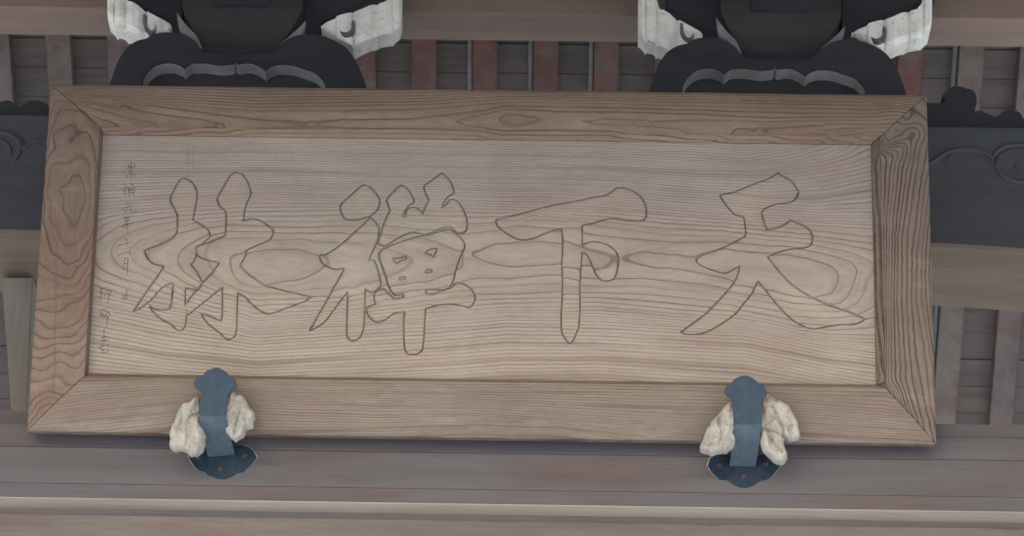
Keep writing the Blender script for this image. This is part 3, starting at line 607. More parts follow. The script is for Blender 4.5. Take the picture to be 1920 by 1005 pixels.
# ---- small brushed inscription down the left edge
def surf_h(q):
    i = np.clip(((q[:, 0]-gx[0])/STEP).round().astype(int), 0, NX-1); j = np.clip(((q[:, 1]-gy[0])/STEP).round().astype(int), 0, NY-1)
    return PH+H2.reshape(NY, NX)[j, i]
def ink_char(x0, y0, sc, strokes):
    """one small brushed character: tapering strokes of ink lying on the wood"""
    bm = bmesh.new()
    for st in strokes:
        st = [(x0+x/sc, y0+y/sc) for x, y in st]
        P = smooth_poly(st, 5, 70, closed=False) if len(st) > 2 else np.array([np.array(st[0])*(1-t)+np.array(st[1])*t for t in np.linspace(0, 1, 6)])
        q = onB(P, PH); n = len(q)
        tg = np.gradient(q, axis=0); tg /= np.linalg.norm(tg, axis=1)[:, None]+1e-9; nm = np.stack([-tg[:, 1], tg[:, 0]], 1)
        wd = 0.0011*(1.15-0.65*np.linspace(0, 1, n))*(0.85+0.3*rng.random())
        a, b = q+nm*wd[:, None], q-nm*wd[:, None]; hz = surf_h(q)+0.00035
        va = [bm.verts.new((*a[i], hz[i])) for i in range(n)]; vb = [bm.verts.new((*b[i], hz[i])) for i in range(n)]
        for i in range(n-1): bm.faces.new((va[i], vb[i], vb[i+1], va[i+1]))
    me = bpy.data.meshes.new("inscribed_character"); bm.to_mesh(me); bm.free()
    return link("inscribed_character", me, M_INK, board)
for chs in ([[(430,65),(430,110)],[(400,92),(402,122),(465,110),(466,85)],[(392,148),(396,132),(474,120),(480,145)],[(410,148),(450,140)],[(395,172),(470,160)],[(402,190),(465,182)],[(430,160),(430,240),(416,234)],[(400,205),(372,232)],[(452,195),(472,216)],[(355,158),(366,174)]],
 [[(352,290),(374,308)],[(330,342),(394,320),(334,392)],[(370,350),(370,415)],[(430,280),(430,312)],[(430,298),(465,293)],[(405,322),(405,380),(465,374),(465,314),(405,322)],[(405,342),(465,335)],[(405,361),(465,355)],[(415,388),(400,414)],[(440,385),(462,410)]],
 [[(370,488),(432,466)],[(325,545),(380,525),(442,500)],[(395,512),(380,550),(355,580)],[(420,506),(424,560),(445,580),(478,575),(482,550)]],
 [[(376,612),(350,650)],[(360,628),(425,612)],[(375,656),(420,646)],[(370,650),(375,690)],[(340,702),(435,680)],[(395,622),(395,800)],[(400,690),(330,725)]],
 [[(300,905),(370,885),(435,860)],[(380,832),(390,915)]]):
    ink_char(165, 290, 5.29, chs)
for chs in ([[(280,46),(330,25),(400,10)],[(400,10),(378,40)],[(345,65),(335,182)],[(376,65),(370,235)],[(345,70),(378,65)],[(340,122),(374,120)],[(335,172),(372,174)]],
 [[(325,418),(330,462)],[(365,370),(367,465)],[(330,426),(370,420)],[(340,446),(370,440)],[(330,462),(345,458)]],
 [[(120,350),(130,428),(104,432)],[(108,402),(140,396)],[(125,355),(160,366)],[(190,382),(212,375),(225,392),(200,412)],[(185,400),(215,430)],[(196,430),(183,500)],[(108,442),(125,470)],[(150,405),(162,432)],[(160,366),(190,382)]],
 [[(100,577),(130,556),(212,535)],[(140,572),(120,618),(152,602)],[(150,560),(182,580),(160,618),(120,622)],[(190,580),(215,602),(175,640)],[(181,620),(178,720)],[(112,602),(202,628)]],
 [[(150,740),(152,870)],[(130,822),(190,802)],[(120,857),(192,836)],[(104,912),(205,880)],[(150,870),(110,930)],[(130,920),(135,962),(190,950),(190,915)],[(135,940),(186,930)]]):
    ink_char(165, 470, 5.02, chs)

# ------------------------------------------------------------------ iron brackets that carry the board
YB = 0.215                             # front face of the big beam
HB = 0.100                            # brackets stand this far in front of the board plane
def b2w(u, v, h): return np.array([u, 0, 0])+BV*v+BN*h
def bracket(head, bend, foot, plate, screws, label):
    bl, br = onB(bend, HB); c = b2w((bl[0]+br[0])/2, (bl[1]+br[1])/2, HB)
    root = empty("iron_bracket", (c[0], YB, onY(*plate[len(plate)//2], YB)[2]))
    tag(root, label, "bracket", "blue grey iron brackets under the signboard")
    inv = np.array(root.location)
    # upright ornamental head, parallel to the board
    P = onB(smooth_poly(head, 4, 40), HB); bm = bmesh.new()
    vs = [bm.verts.new(b2w(u, v, HB)-inv) for u, v in P]; f = bm.faces.new(vs)
    r = bmesh.ops.extrude_face_region(bm, geom=[f]); nv = [g for g in r['geom'] if isinstance(g, bmesh.types.BMVert)]
    bmesh.ops.translate(bm, verts=nv, vec=tuple(-BN*0.006))
    bmesh.ops.recalc_face_normals(bm, faces=bm.faces)
    fe = [e for e in bm.edges if all(abs((np.array(v.co)+inv)@BN-HB) < 1e-5 for v in e.verts)]
    bmesh.ops.bevel(bm, geom=fe, offset=0.0012, segments=2, affect='EDGES')
    bmesh.ops.triangulate(bm, faces=[f for f in bm.faces if len(f.verts) > 4])
    bm_obj("bracket_head", bm, M_IRON, root)
    # strap running back under the board to the beam
    A, B = b2w(bl[0], bl[1], HB), b2w(br[0], br[1], HB)
    C, D = onY(*foot[0], YB-0.004), onY(*foot[1], YB-0.004)
    bm = bmesh.new(); n = 8; R1, R2 = [], []
    for i in range(n+1):
        t = i/n; sag = np.array([0, 0, -0.004*math.sin(math.pi*t)])
        a, b = A*(1-t)+C*t+sag, B*(1-t)+D*t+sag; nn = np.array([0, 0, 0.006])
        R1.append([bm.verts.new(a-inv), bm.verts.new(b-inv)]); R2.append([bm.verts.new(a+nn-inv), bm.verts.new(b+nn-inv)])
    for i in range(n):
        bm.faces.new((R1[i][0], R1[i][1], R1[i+1][1], R1[i+1][0])); bm.faces.new((R2[i][0], R2[i+1][0], R2[i+1][1], R2[i][1]))
        bm.faces.new((R1[i][0], R1[i+1][0], R2[i+1][0], R2[i][0])); bm.faces.new((R1[i][1], R2[i][1], R2[i+1][1], R1[i+1][1]))
    bm.faces.new((R1[0][0], R2[0][0], R2[0][1], R1[0][1])); bm.faces.new((R1[n][0], R1[n][1], R2[n][1], R2[n][0]))
    bm_obj("strap", bm, M_STRAP, root)
    # lobed foot plate on the beam and a pale rim round it
    def flat(nm, pts, y0, th, mat, grow=1.0, par=root, bev=0.0):
        P = smooth_poly(pts, 4, 30); cc = P.mean(0); P = cc+(P-cc)*grow
        bm = bmesh.new(); f = bm.faces.new([bm.verts.new(onY(x, y, y0)-inv) for x, y in P])
        r = bmesh.ops.extrude_face_region(bm, geom=[f]); nv = [g for g in r['geom'] if isinstance(g, bmesh.types.BMVert)]
        bmesh.ops.translate(bm, verts=nv, vec=(0, th, 0)); bmesh.ops.recalc_face_normals(bm, faces=bm.faces)
        bmesh.ops.triangulate(bm, faces=[f for f in bm.faces if len(f.verts) > 4])
        return bm_obj(nm, bm, mat, par)
    pl = flat("foot_plate", plate, YB-0.0045, 0.0045, M_PLATE)
    flat("pale_rim", plate, YB-0.0012, 0.0012, M_HALO, 1.035)
    for (sx, sy) in screws:
        c = onY(sx, sy, YB-0.0045)-inv
        bm = bmesh.new()
        bmesh.ops.create_uvsphere(bm, u_segments=14, v_segments=8, radius=0.0085)
        for v in bm.verts: v.co.y *= 0.35; v.co += Vector(c)
        bm_obj("screw", bm, M_RUST, root, smooth=True)
    # bend roller: rounded knee where the head turns into the strap
    bm = bmesh.new()
    for e, pt in ((0, A), (1, B)):
        pass
    bm.free()
    return root
HEAD_L = [(406,689),(417,693),(427,700),(430,703.5),(436.5,705),(441.6,712),(444,721),(442.4,728.5),(435,731),(431,734),(426,746),(424,762),(423.5,781.5),(373.6,781.5),(375,762),(376,748),(377,735),(369,729),(365,726),(364,715.6),(368,708),(374,704),(381,702),(386,696),(396,691.5)]
PLATE_L = [(414,897.5),(404,896),(397,893),(388.6,890),(383,885),(369,879),(360,868),(354,857),(356,848),(366,840),(380,834),(396,838),(414,836),(432,838),(448,834),(466,838),(475,846),(482,858),(471,871),(458.4,882),(445.5,885.5),(438,891),(425,896)]
HEAD_R = [(1397,704),(1408,707),(1418,714),(1422,718),(1430,720),(1436,728),(1439,737),(1437,742),(1431,744),(1428,749),(1427,762),(1427.5,780),(1428,797),(1378,797),(1376,775),(1374,758),(1371,746),(1364,742),(1359,737),(1359,729),(1364,721),(1371,718),(1377,711),(1386,706)]
PLATE_R = [(1395,914.5),(1384,911.5),(1376,908),(1368,904),(1363,899),(1347,897),(1336,887),(1327,873),(1331,860),(1345,852),(1362,852),(1378,856),(1395,853),(1412,856),(1428,852),(1444,852),(1457,860),(1463,872),(1455,884),(1444,895),(1430,900),(1422,903.5),(1410,911)]
bracket(HEAD_L, [(373.6,781.5),(423.5,781.5)], [(390,857),(440,853)], PLATE_L, [(412.5,878.5),(458.5,853),(372,857)], "left iron bracket with trefoil head hooked over the lower frame rail")
bracket(HEAD_R, [(1378,797),(1428,797)], [(1368,874),(1417,875)], PLATE_R, [(1395,892.5),(1435.5,869),(1348.6,872)], "right iron bracket with trefoil head hooked over the lower frame rail")

# ------------------------------------------------------------------ cloth wads stuffed behind the brackets
from mathutils import noise as mn
def wad(pts, hc, thick, seed, creases, label):
    P2 = onB(smooth_poly(pts, 3, 60), hc)
    jit = np.array([mn.noise(Vector((p[0]*60, p[1]*60, seed)))+0.5*mn.noise(Vector((p[0]*170, p[1]*170, seed))) for p in P2])
    c0 = P2.mean(0); P2 = P2+(P2-c0)/np.linalg.norm(P2-c0, axis=1)[:, None]*jit[:, None]*0.006
    st = 0.0022; lo, hi = P2.min(0), P2.max(0)
    xs, ys = np.arange(lo[0]-st, hi[0]+2*st, st), np.arange(lo[1]-st, hi[1]+2*st, st)
    X, Y = np.meshgrid(xs, ys); Q = np.stack([X.ravel(), Y.ravel()], 1)
    nb = np.roll(P2, -1, 0); ins = pip(Q, P2); d = segdist(Q, P2, nb)
    # snap the outer ring of grid points onto the outline
    near = (~ins) & (d < st*1.45); best = np.full(len(Q), 1e9); snap = Q.copy()
    for a, b in zip(P2, nb):
        dd = b-a; L = dd@dd
        if L < 1e-14: continue
        t = np.clip(((Q-a)@dd)/L, 0, 1); pr = a+t[:, None]*dd; e = ((Q-pr)**2).sum(1); m = e < best
        best[m] = e[m]; snap[m] = pr[m]
    keep = ins | near; Qs = np.where(near[:, None], snap, Q); dz = np.where(near, 0, d)
    T = 0.016; t = np.clip(dz/T, 0, 1); z = thick*np.sqrt(np.maximum(0, 1-(1-t)**2))
    cr = np.zeros(len(Q))
    for (pl, dep, wdt) in creases:
        c = onB(smooth_poly(pl, 4, 90, closed=False), hc)
        dc = segdist(Q, c[:-1], c[1:]); cr -= dep*np.exp(-(dc/wdt)**2)
    nz = np.array([0.75*abs(mn.noise(Vector((p[0]*30+0.4*mn.noise(Vector((p[1]*25, 0, seed))), p[1]*15, seed*3.1))))+0.28*abs(mn.noise(Vector((p[0]*60+4, p[1]*34, seed))))+0.20*abs(mn.noise(Vector((p[0]*120, p[1]*95, seed))))+0.05*mn.noise(Vector((p[0]*220, p[1]*180, seed))) for p in Q])
    z = np.maximum(0.0, z+(cr*1.3-0.034*nz+0.007)*np.clip(dz/0.006, 0, 1))
    bm = bmesh.new(); n = len(xs); m = len(ys); top = {}; bot = {}
    for i in np.nonzero(keep)[0]:
        w = b2w(Qs[i, 0], Qs[i, 1], hc+z[i]); top[i] = bm.verts.new(w)
        bot[i] = top[i] if dz[i] < 1e-9 else bm.verts.new(b2w(Qs[i, 0], Qs[i, 1], hc-0.5*thick*math.sqrt(max(0, 1-(1-t[i])**2))))
    for j in range(m-1):
        for k in range(n-1):
            ids = [j*n+k, j*n+k+1, (j+1)*n+k+1, (j+1)*n+k]
            if all(i in top for i in ids):
                try: bm.faces.new([top[i] for i in ids])
                except ValueError: pass
                vb = [bot[i] for i in ids[::-1]]
                if any(bot[i] is not top[i] for i in ids):
                    try: bm.faces.new(vb)
                    except ValueError: pass
    bmesh.ops.remove_doubles(bm, verts=bm.verts, dist=1e-5)
    o = bm_obj("cloth_wad", bm, M_CLOTH, None, smooth=True)
    return tag(o, label, "cloth", "cloth wads wedged beside the brackets")
W1 = [(377,744),(366,748),(357.6,754),(343,761),(333,776),(328,794.5),(319,812.6),(317.5,825.5),(319,841),(332,848),(342,846),(350,851),(360,858),(374,856),(383.4,841),(386.5,825.5),(383,807),(378,787)]
W2 = [(430,734),(424,745),(419,763),(420,787),(419.6,799.6),(425,812.6),(435,825.5),(443,829),(456,820),(461,812.6),(472.6,805),(478.6,792),(478,776),(470,763),(461,748),(450.7,741.5),(440,736)]
W3 = [(1373,751.5),(1364,758),(1355,766),(1339.5,786.5),(1328,797),(1322.7,815),(1313.6,833),(1313.6,846),(1332,857),(1347,851),(1368,848.6),(1378,832),(1382,810),(1380,784)]
W4 = [(1429,745),(1440.5,742.5),(1456,749),(1474,760.6),(1487,779),(1497,799),(1502,815),(1497,825),(1480.6,828.4),(1469,824),(1470,835.6),(1475.4,851),(1475.4,864),(1467.6,870.6),(1448,866.7),(1435,851),(1425,828),(1423,807),(1424,784),(1424,760.6)]
wad(W1, 0.042, 0.036, 1.3, [([(375,778),(362,785),(351,797)], 0.006, 0.003), ([(352,800),(354,825),(350,845)], 0.005, 0.003), ([(340,770),(345,790),(335,815)], 0.003, 0.004)], "large cream cloth wad left of the left bracket")
wad(W2, 0.042, 0.036, 5.7, [([(455,755),(452,775),(444,800),(440,818)], 0.006, 0.0028), ([(425,775),(436,768),(442,752)], 0.004, 0.003)], "small cream cloth wad right of the left bracket")
wad(W3, 0.042, 0.036, 9.1, [([(1350,775),(1347,795),(1352,820),(1346,838)], 0.007, 0.003), ([(1372,785),(1360,795),(1356,812)], 0.005, 0.003), ([(1320,842),(1330,838),(1342,840)], 0.005, 0.0025)], "narrow crumpled cloth wad left of the right bracket")
wad(W4, 0.042, 0.036, 14.2, [([(1447,765),(1455,785),(1464,800),(1468,820)], 0.008, 0.003), ([(1425,806),(1440,812),(1455,816),(1470,824)], 0.009, 0.003), ([(1440,820),(1452,838),(1465,852)], 0.007, 0.003), ([(1475,785),(1482,800),(1478,812)], 0.004, 0.003)], "two lobed crumpled cloth wad right of the right bracket")

# ------------------------------------------------------------------ the big beam under the board
def zY(x, y, Y): return float(onY(x, y, Y)[2])
XL, XR = -2.6, 2.8
z = {k: zY(960, k, YB) for k in (780, 808, 848, 918, 944)}
beam = empty("main_beam", (0, YB, z[944])); tag(beam, "wide grey brown beam running behind and below the signboard", "beam")
def sweepc(name, prof, mat, parent, x0=XL, x1=XR):
    o = sweep_x(name, prof, x0, x1, mat, None); o.parent = parent
    o.matrix_parent_inverse = Matrix.Translation(parent.location).inverted(); return o
g1 = 0.0008
sweepc("top_fillet", [(YB+0.010, z[780]), (YB+0.010, z[808]+g1), (YB+0.4, z[808]+g1), (YB+0.4, z[780])], M_BEAM, beam)
sweepc("upper_face", [(YB+0.0015, z[808]), (YB, z[808]-0.0015), (YB, z[848]), (YB+0.003, z[848]-0.002), (YB+0.4, z[848]-0.002), (YB+0.4, z[808])], M_BEAM, beam)
sweepc("lower_face", [(YB+0.002, z[848]-0.003), (YB+0.0005, z[848]-0.005), (YB+0.0005, z[918]+0.0005), (YB+0.001, z[918]), (YB+0.4, z[918]), (YB+0.4, z[848]-0.004)], M_BEAM, beam)
# bottom fillet with its bevelled lower arris painted paler as lit from below
zc = z[944]
sweepc("bottom_fillet", [(YB+0.002, z[918]-0.0006), (YB+0.0012, z[918]-0.0015), (YB+0.001, zc), (YB+0.4, zc), (YB+0.4, z[918]-0.001)], M_BEAM, beam)
yb2 = YB+0.032
ptop = zc-0.0008
zst = zY(960, 966, yb2)
sweepc("bevelled_moulding", [(YB+0.002, ptop), (YB+0.004, ptop-0.003), (yb2, zst), (yb2+0.02, zst), (yb2+0.02, ptop)], M_STRIP, beam)
sweepc("recessed_fillet", [(yb2, zst-0.0005), (yb2, zst-0.12), (yb2+0.05, zst-0.12), (yb2+0.05, zst-0.0005)], M_BEAM, beam)
# the next timber below
zs = zY(960, 976, YB+0.012)
lower = empty("lower_beam", (0, YB+0.012, zs)); tag(lower, "pale worn beam with flaked upper edge at the very bottom", "beam")
bmn = bmesh.new(); nseg = 500; rr = []
for i in range(nseg+1):
    x = XL+(XR-XL)*i/nseg
    chip = max(0, mn.noise(Vector((x*9, 0, 3)))+0.25*mn.noise(Vector((x*60, 1, 3)))-0.15)*0.010
    if x < -0.4: chip *= 0.15
    pf = [(YB+0.35, zs), (YB+0.016+chip, zs-0.0005), (YB+0.012, zs-0.003-chip), (YB+0.012, zs-0.16), (YB+0.035, zs-0.30), (YB+0.35, zs-0.30)]
    rr.append([bmn.verts.new((x, a-(YB+0.012), b-zs)) for a, b in pf])
for i in range(nseg):
    for j in range(6): bmn.faces.new((rr[i][j], rr[i][(j+1) % 6], rr[i+1][(j+1) % 6], rr[i+1][j]))
bmn.faces.new(rr[0]); bmn.faces.new(rr[-1][::-1])
bm_obj("beam_body", bmn, M_SILL, lower)

# ------------------------------------------------------------------ carved tie beam behind the board
YK = 0.45
zt, zb = zY(1850, 234, YK), zY(1850, 461, YK)
zbL, ztL = zY(40, 435, YK), zY(40, 222, YK)
kor = empty("tie_beam", (0, YK, zb)); tag(kor, "dark carved tie beam passing behind the signboard with a tan underside", "beam")
# depth of the underside from its two edges in the picture
def depth_for(x, y, zz):
    d = ray(x, y); t = (zz-CAM[2])/d[2]; return CAM[1]+d[1]*t
YKb = depth_for(40, 548, zbL)
def kz(x): return zb if abs(x) < 1.35 else zb+0.0
bm = bmesh.new(); rr = []
for i in range(121):
    x = XL+(1.75-XL)*i/120
    arch = -0.009*((x-1.22)/0.25)**2 if x > 1.22 else 0.0
    b0 = zbL+(zb-zbL)*min(1, max(0, (x+1.3)/2.6))+arch
    pf = [(0, b0+0.008), (0, (zt+ztL)/2), (YKb-YK, (zt+ztL)/2), (YKb-YK, b0+0.002), (0.008, b0)]
    rr.append([bm.verts.new((x, a, b-zb)) for a, b in pf])
for i in range(120):
    for j in range(5): bm.faces.new((rr[i][j], rr[i][(j+1) % 5], rr[i+1][(j+1) % 5], rr[i+1][j]))
bm.faces.new(rr[0]); bm.faces.new(rr[-1][::-1])
ko = bm_obj("beam_body", bm, M_KORYO, kor)
ko.data.materials.append(M_SOFF)
for p in ko.data.polygons:
    if p.normal.z < -0.7: p.material_index = 1  # underside in tan wood, lightened in colour for light from below
# carved cloud scroll mouldings
def scroll(pts, w=0.006):
    P = smooth_poly(pts, 5, 90, closed=False)
    o = tube("scroll_moulding", [onY(x, y, YK-0.001)-np.array(kor.location) for x, y in P], w, M_KORYO, kor, flat=0.7)
    return o
scroll([(1735,312),(1752,302),(1768,290),(1790,282),(1822,280),(1846,286),(1862,297)], 0.008)
scroll([(1775,305),(1788,288),(1808,284),(1830,286),(1850,296),(1866,312),(1872,326)], 0.005)
scroll([(1858,300),(1874,280),(1895,273),(1925,272),(1945,285),(1955,305),(1945,330),(1920,341),(1895,338),(1877,326),(1870,306),(1876,286)], 0.008)
scroll([(1884,325),(1873,308),(1880,290),(1900,281),(1925,284),(1938,300),(1932,318),(1915,322),(1906,310),(1912,302)], 0.005)
scroll([(-40,268),(-12,252),(12,250),(28,258),(38,275),(32,292),(24,306)], 0.008)
scroll([(20,252),(38,262),(44,280),(55,270),(78,263),(100,262)], 0.006)
scroll([(-30,258),(0,262),(18,276),(20,295)], 0.005)

# carved crests standing on the tie beam
def crest(pts, label):
    o = prism("carved_crest", pts, YK+0.03, 0.07, M_DARK, None, bevel=0.003)
    return tag(o, label, "carving", "dark carved crests on the tie beam")
crest([(-60,240),(-60,205),(-30,200),(-10,194),(0,190),(8,188),(15,187),(22,190),(30,197),(38,200),(45,195),(55,188),(70,187),(85,192),(93,200),(120,205),(120,240)], "low wavy dark carving at the left edge behind the frame corner")
crest([(1700,245),(1700,192),(1742,192),(1768,193),(1773,186),(1766,180),(1772,172),(1780,168),(1786,162),(1800,161),(1812,165),(1824,168),(1830,178),(1831,195),(1826,203),(1822,210),(1838,206),(1850,212),(1868,218),(1882,208),(1893,205),(1905,207),(1914,212),(1918,221),(1960,222),(1960,245)], "rounded dark carved boss right of the board above the tie beam")

# ------------------------------------------------------------------ purlin across the top
YP = 0.42
zpf = zY(960, 26, YP); ypb = depth_for(960, 76, zpf)
pur = empty("purlin", (0, YP, zpf)); tag(pur, "red brown squared purlin crossing the top behind the brackets", "beam")
sweepc("purlin_body", [(YP, zpf+0.3), (YP, zpf+0.006), (YP+0.006, zpf), (ypb, zpf), (ypb, zpf+0.3)], M_PURLIN, pur)

# ------------------------------------------------------------------ roof underside: rafters and boards
SL = math.radians(35)
RP = onY(960, 430, 1.75); RN = np.array([0, -math.sin(SL), -math.cos(SL)]); RD = np.array([0, math.cos(SL), -math.sin(SL)])
roof = empty("roof_underside", tuple(RP)); tag(roof, "sloping roof underside of rafters and boards seen behind the beams", "roof", kind=None)
def rp(x, y, lift=0.0):
    return onPlane(x, y, RP+RN*lift, RN)
def along(p): return (p-RP)@RD
s_top, s_bot = along(rp(960, -60)), along(rp(960, 900))
s0, s1 = min(s_top, s_bot)-1.2, max(s_top, s_bot)+0.5
def slope_box(name, xa, xb, sa, sb, l0, l1, mat, bev=0.0, sk=0.0):
    bm = bmesh.new(); bmesh.ops.create_cube(bm, size=1)
    for v in bm.verts:
        xx = (xa+xb)/2+v.co.x*(xb-xa); ss = (sa+sb)/2+v.co.y*(sb-sa); ll = (l0+l1)/2+v.co.z*(l1-l0)
        p = RD*ss+RN*ll; v.co = Vector((xx-RP[0], p[1], p[2]))
    if bev: bmesh.ops.bevel(bm, geom=bm.edges[:], offset=bev, segments=1, affect='EDGES')
    return bm_obj(name, bm, mat, roof)
red = {6, 7, 8, 9, 10}
for k in range(-2, 19):
    xp = 772+114*(k-7)
    w_ = 46
    a, b = rp(xp, 115, 0.05)[0], rp(xp+w_, 115, 0.05)[0]
    kk = k
    mat = M_RAFT_RED if k in (5, 6, 7, 8, 9, 10, 11, 15) else M_RAFT_GREY
    r = slope_box("rafter", a, b, s0, s1, 0.0, 0.055+0.004*math.sin(k*2.1), mat, 0.003)
    if mat is M_RAFT_RED: r['label'] = "red stained rafter"
    # narrow pale strip added for the lit side face of some rafters
    if k in (4, 8, 9, 10, 16): slope_box("rafter_lit_strip", a-0.017, a-0.004, s0, s1, 0.0, 0.03, M_LIT_EDGE, 0.0)
plw = 0.105; i = 0; s = s0
while s < s1:
    xa, xb = RP[0]-3.2, RP[0]+3.2
    slope_box("roof_board", xa, xb, s, s+plw-0.002, -0.03+0.003*math.sin(i*1.7), 0.0+0.002*math.sin(i*2.3)-0.006, M_PLANK, 0.001)
    s += plw; i += 1
slope_box("roof_sheathing", RP[0]-3.4, RP[0]+3.4, s0-0.1, s1+0.1, -0.06, -0.045, M_DARK)

# light post seen at the left under the tie beam
po = prism("post", [(3,520),(62,520),(49,800),(24,800)], YKb-0.10, 0.08, M_POST, None, bevel=0.003, smooth=False)
tag(po, "pale upright board under the tie beam at the left edge", "post")

# ------------------------------------------------------------------ bracket sets above the board
def bracket_set(ox, oy, label, sides):
    """ox, oy: shift of the set in the picture"""
    def S_(pts): return [(x+ox, y+oy*(1) + (x-455)*0.0) for x, y in pts]
    Yf = 0.20
    c = onY(455+ox, 150+oy, Yf); root = empty("bracket_set", tuple(c)); tag(root, label, "roof bracket", "dark bracket sets above the signboard")
    inv = Matrix.Translation(Vector(c)).inverted()
    def put(o): o.parent = root; o.matrix_parent_inverse = inv; return o
    top = [(196,215),(205,160),(212,138),(222,112),(238,88),(258,75),(275,71),(285,65),(300,60),(325,60),(350,66),(368,78),(378,93),(392,99),(450,100),(505,99),(516,92),(528,80),(548,68),(572,63),(600,65),(625,74),(648,88),(664,108),(676,132),(686,160),(694,215)]
    arch_r = [(612,215),(610,160),(603,148),(590,136),(570,129),(548,122),(520,121),(505,127),(498,133),(490,127),(470,118),(445,120),(441,116),(437,120),(412,122),(385,118),(360,119),(352,124),(346,129),(338,123),(322,118),(302,119),(288,125),(276,137),(268,152),(266,215)]
    put(prism("bracket_arm", S_(top+arch_r[:]), Yf, 0.045, M_DARK, None, bevel=0.003, sub=3, corner=40))
    # recessed backing; chamfer of the scalloped opening painted pale as lit from below
    put(prism("recess_board", S_([(225,215),(228,125),(300,90),(600,90),(660,125),(668,215)]), Yf+0.047, 0.08, M_DARK, None, smooth=False))
    P = smooth_poly(S_(arch_r[1:-1]), 3, 60, closed=False); bm = bmesh.new(); L = []
    cc = np.mean(P, 0)
    for (x, y) in P:
        a = onY(x, y, Yf) + np.array([0, 0.004, -0.0015])
        b = a+np.array([0, 0.040, -0.004]); L.append((bm.verts.new(a), bm.verts.new(b), bm.verts.new(b+np.array([0, 0, 0.003])), bm.verts.new(a+np.array([0, 0, 0.003]))))
    for i in range(len(L)-1):
        for j in range(4): bm.faces.new((L[i][j], L[i][(j+1) % 4], L[i+1][(j+1) % 4], L[i+1][j]))
    put(bm_obj("scalloped_edge", bm, M_LIT_EDGE, None))
    # bearing block with hollowed, tapering lower half
    def zof(y): return float(onY(455+ox, y+oy, 0.26)[2])
    xc = float(onY(453+ox, 50+oy, 0.26)[0]); bm = bmesh.new(); rr = []
    lv = [(-70, 118, 0), (12, 118, 0), (26, 117, 0.002), (42, 108, 0.012), (60, 92, 0.03), (78, 78, 0.045), (92, 70, 0.053), (112, 66, 0.056)]
    for (yy, hw, back) in lv:
        zz = zof(yy); h_ = hw*0.00152
        rr.append([bm.verts.new((xc-h_, 0.235+back, zz)), bm.verts.new((xc+h_, 0.235+back, zz)), bm.verts.new((xc+h_, 0.42, zz)), bm.verts.new((xc-h_, 0.42, zz))])
    for i in range(len(rr)-1):
        for j in range(4): bm.faces.new((rr[i][j], rr[i][(j+1) % 4], rr[i+1][(j+1) % 4], rr[i+1][j]))
    bm.faces.new(rr[0]); bm.faces.new(rr[-1][::-1])
    o = put(bm_obj("bearing_block", bm, M_BLOCK, None))
    # pale flanks added to stand for light on the block's tapering foot
    for sgn, pts in ((-1, [(331,22),(338,32),(352,50),(368,66),(380,92),(366,84),(352,66),(340,60),(334,45)]), (1, [(573,38),(560,52),(542,68),(526,82),(518,96),(532,86),(548,72),(566,64),(571,50)])):
        put(prism("block_lit_flank", S_(pts), 0.230, 0.02, M_LIT_EDGE, None, bevel=0.001, corner=30))
    # dark side arms behind the white noses
    for pts in ([(238,-40),(238,2),(262,14),(290,24),(318,34),(336,42),(340,100),(345,-40)], [(566,-40),(566,66),(598,66),(604,40),(640,24),(690,2),(740,-6),(740,-40)]):
        put(prism("side_arm", S_(pts), 0.30, 0.14, M_DARK, None, bevel=0.002, corner=30))
    put(prism("dark_mortise", S_([(398,-30),(398,9),(506,11),(506,-30)]), 0.229, 0.01, M_DARK, None, smooth=False))
    # white carved noses
    for cols, cres in sides:
        bm = bmesh.new(); Lt, Lb, Bk = [], [], []
        NR = 6; grid = []
        for (x, y0, y1, dy) in cols:
            colv = []
            for r in range(NR+1):
                t = r/NR; y = y0+(y1-y0)*t
                p = onY(x+ox, y+oy, 0.262); p[1] += dy+0.010*max(0, (t-0.8)/0.2)**2
                colv.append(bm.verts.new(p))
            pb = onY(x+ox, y1+oy, 0.262); pb[1] += dy+0.075; pb[2] += 0.002; colv.append(bm.verts.new(pb))
            pt = onY(x+ox, y0+oy, 0.262); pt[1] += dy+0.075; colv.append(bm.verts.new(pt))
            grid.append(colv)
        K = NR+3
        for i in range(len(grid)-1):
            for j in range(K): bm.faces.new((grid[i][j], grid[i][(j+1) % K], grid[i+1][(j+1) % K], grid[i+1][j]))
        bm.faces.new(grid[0]); bm.faces.new(grid[-1][::-1])
        no = put(bm_obj("white_nose", bm, M_WHITE, None))
        h_ = put(prism("curl_shade", [(x+ox, y+oy) for x, y in cres], 0.2600, 0.02, M_HOLLOW_SHADE, None, sub=3, corner=80))  # proud dark crescent, coloured as the shade inside a carved hollow
    return root
def nose_cols(mirror, pts):
    return pts
NL = [(200,-40,26,0.016),(205,-40,33,0.006),(211,-40,39,0.008),(213,-40,42,0.014),(217,-38,43,0.004),(224,-36,45,0.0),(231,-34,47,0.004),(234,-20,50,0.012),(239,0,52,0.004),(247,3,56,0.0),(258,8,62,0.004),(268,14,66,0.012),(272,18,66,0.014),(276,20,62,0.004),(286,26,60,0.002),(298,31,58,0.006),(306,33,56,0.012),(316,37,50,0.016),(320,41,46,0.02)]
CL = [(269,24),(268,40),(271,53),(279,61),(288,61),(292,54),(292,45),(290,53),(284,57),(278,53),(273,42),(273,28)]
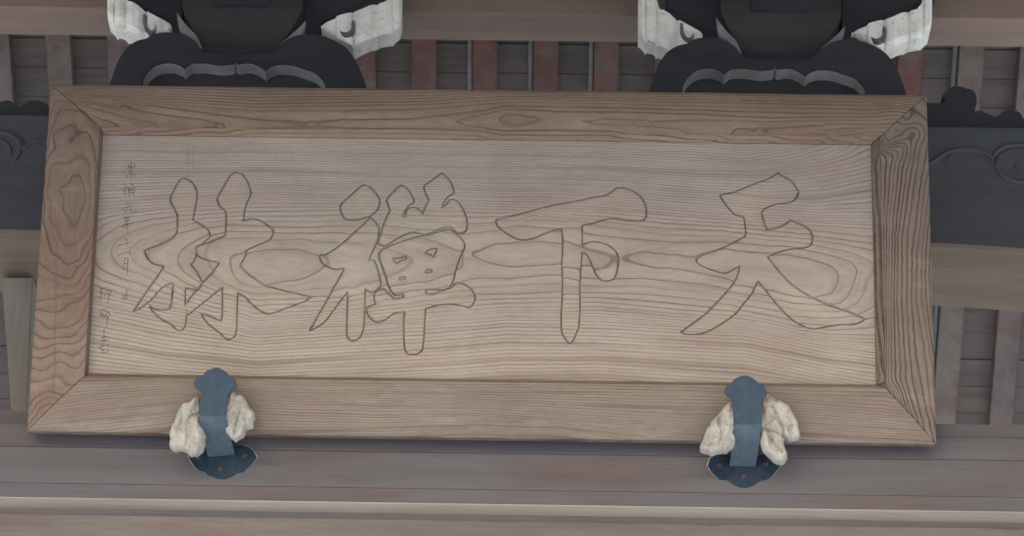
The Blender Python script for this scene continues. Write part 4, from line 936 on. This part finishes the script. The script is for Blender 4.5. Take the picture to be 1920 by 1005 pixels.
def mir(cols, c=453): return sorted([(2*c-x, a, b, d) for x, a, b, d in cols])
NRr = [(601,42,44,0.02),(612,36,50,0.014),(628,31,60,0.010),(632,28,66,0.004),(648,24,74,0.002),(658,21,78,0.006),(661,19,80,0.014),(666,19,79,0.006),(680,16,74,0.0),(694,8,66,0.004),(703,4,62,0.012),(707,5,60,0.012),(712,5,61,0.002),(722,3,60,0.0),(732,-10,56,0.006),(735,-30,54,0.012),(739,-34,52,0.004),(748,-36,44,0.006),(752,-38,26,0.018)]
CR = [(637,57),(642,65),(651,68),(660,64),(665,54),(664,42),(660,36),(661,46),(658,55),(650,60),(643,60)]
bracket_set(0, 0, "left dark bracket set with white carved noses above the board", [(NL, CL), (NRr, CR)])
NL2 = [(x-14 if x < 240 else x-14, a+6, b+(18 if x < 300 else 10), d) for x, a, b, d in NL]
CL2 = [(270,40),(269,56),(273,68),(281,75),(291,74),(295,66),(295,58),(291,66),(285,69),(279,64),(275,54),(274,42)]
CL2 = [(x-6, y-8) for x, y in CL2]
NR2 = [(x-15, a+4, b-2, d) for x, a, b, d in NRr]
CR2 = [(x-15, y+2) for x, y in CR]
bracket_set(1012, 10, "right dark bracket set with white carved noses above the board", [(NL2, CL2), (NR2, CR2)])

# ------------------------------------------------------------------ unseen eaves shaped to block sky light, and the ground below
ev = bmesh.new(); pf = [(0.30, 1.35), (0.30, 2.6), (-2.6, 0.45), (-2.6, 0.22)]
ra = [ev.verts.new((-7, a, b)) for a, b in pf]; rb = [ev.verts.new((7, a, b)) for a, b in pf]
for j in range(4): ev.faces.new((ra[j], ra[(j+1) % 4], rb[(j+1) % 4], rb[j]))
ev.faces.new(ra); ev.faces.new(rb[::-1])
o = bm_obj("eaves_light_blocker", ev, M_SOFFIT); tag(o, kind='structure')
GZ = -5.45
bm = bmesh.new(); bmesh.ops.create_grid(bm, x_segments=4, y_segments=4, size=150)
for v in bm.verts: v.co.z = GZ
o = bm_obj("ground", bm, M_GRAVEL); tag(o, kind='structure')
bpy.context.view_layer.update()
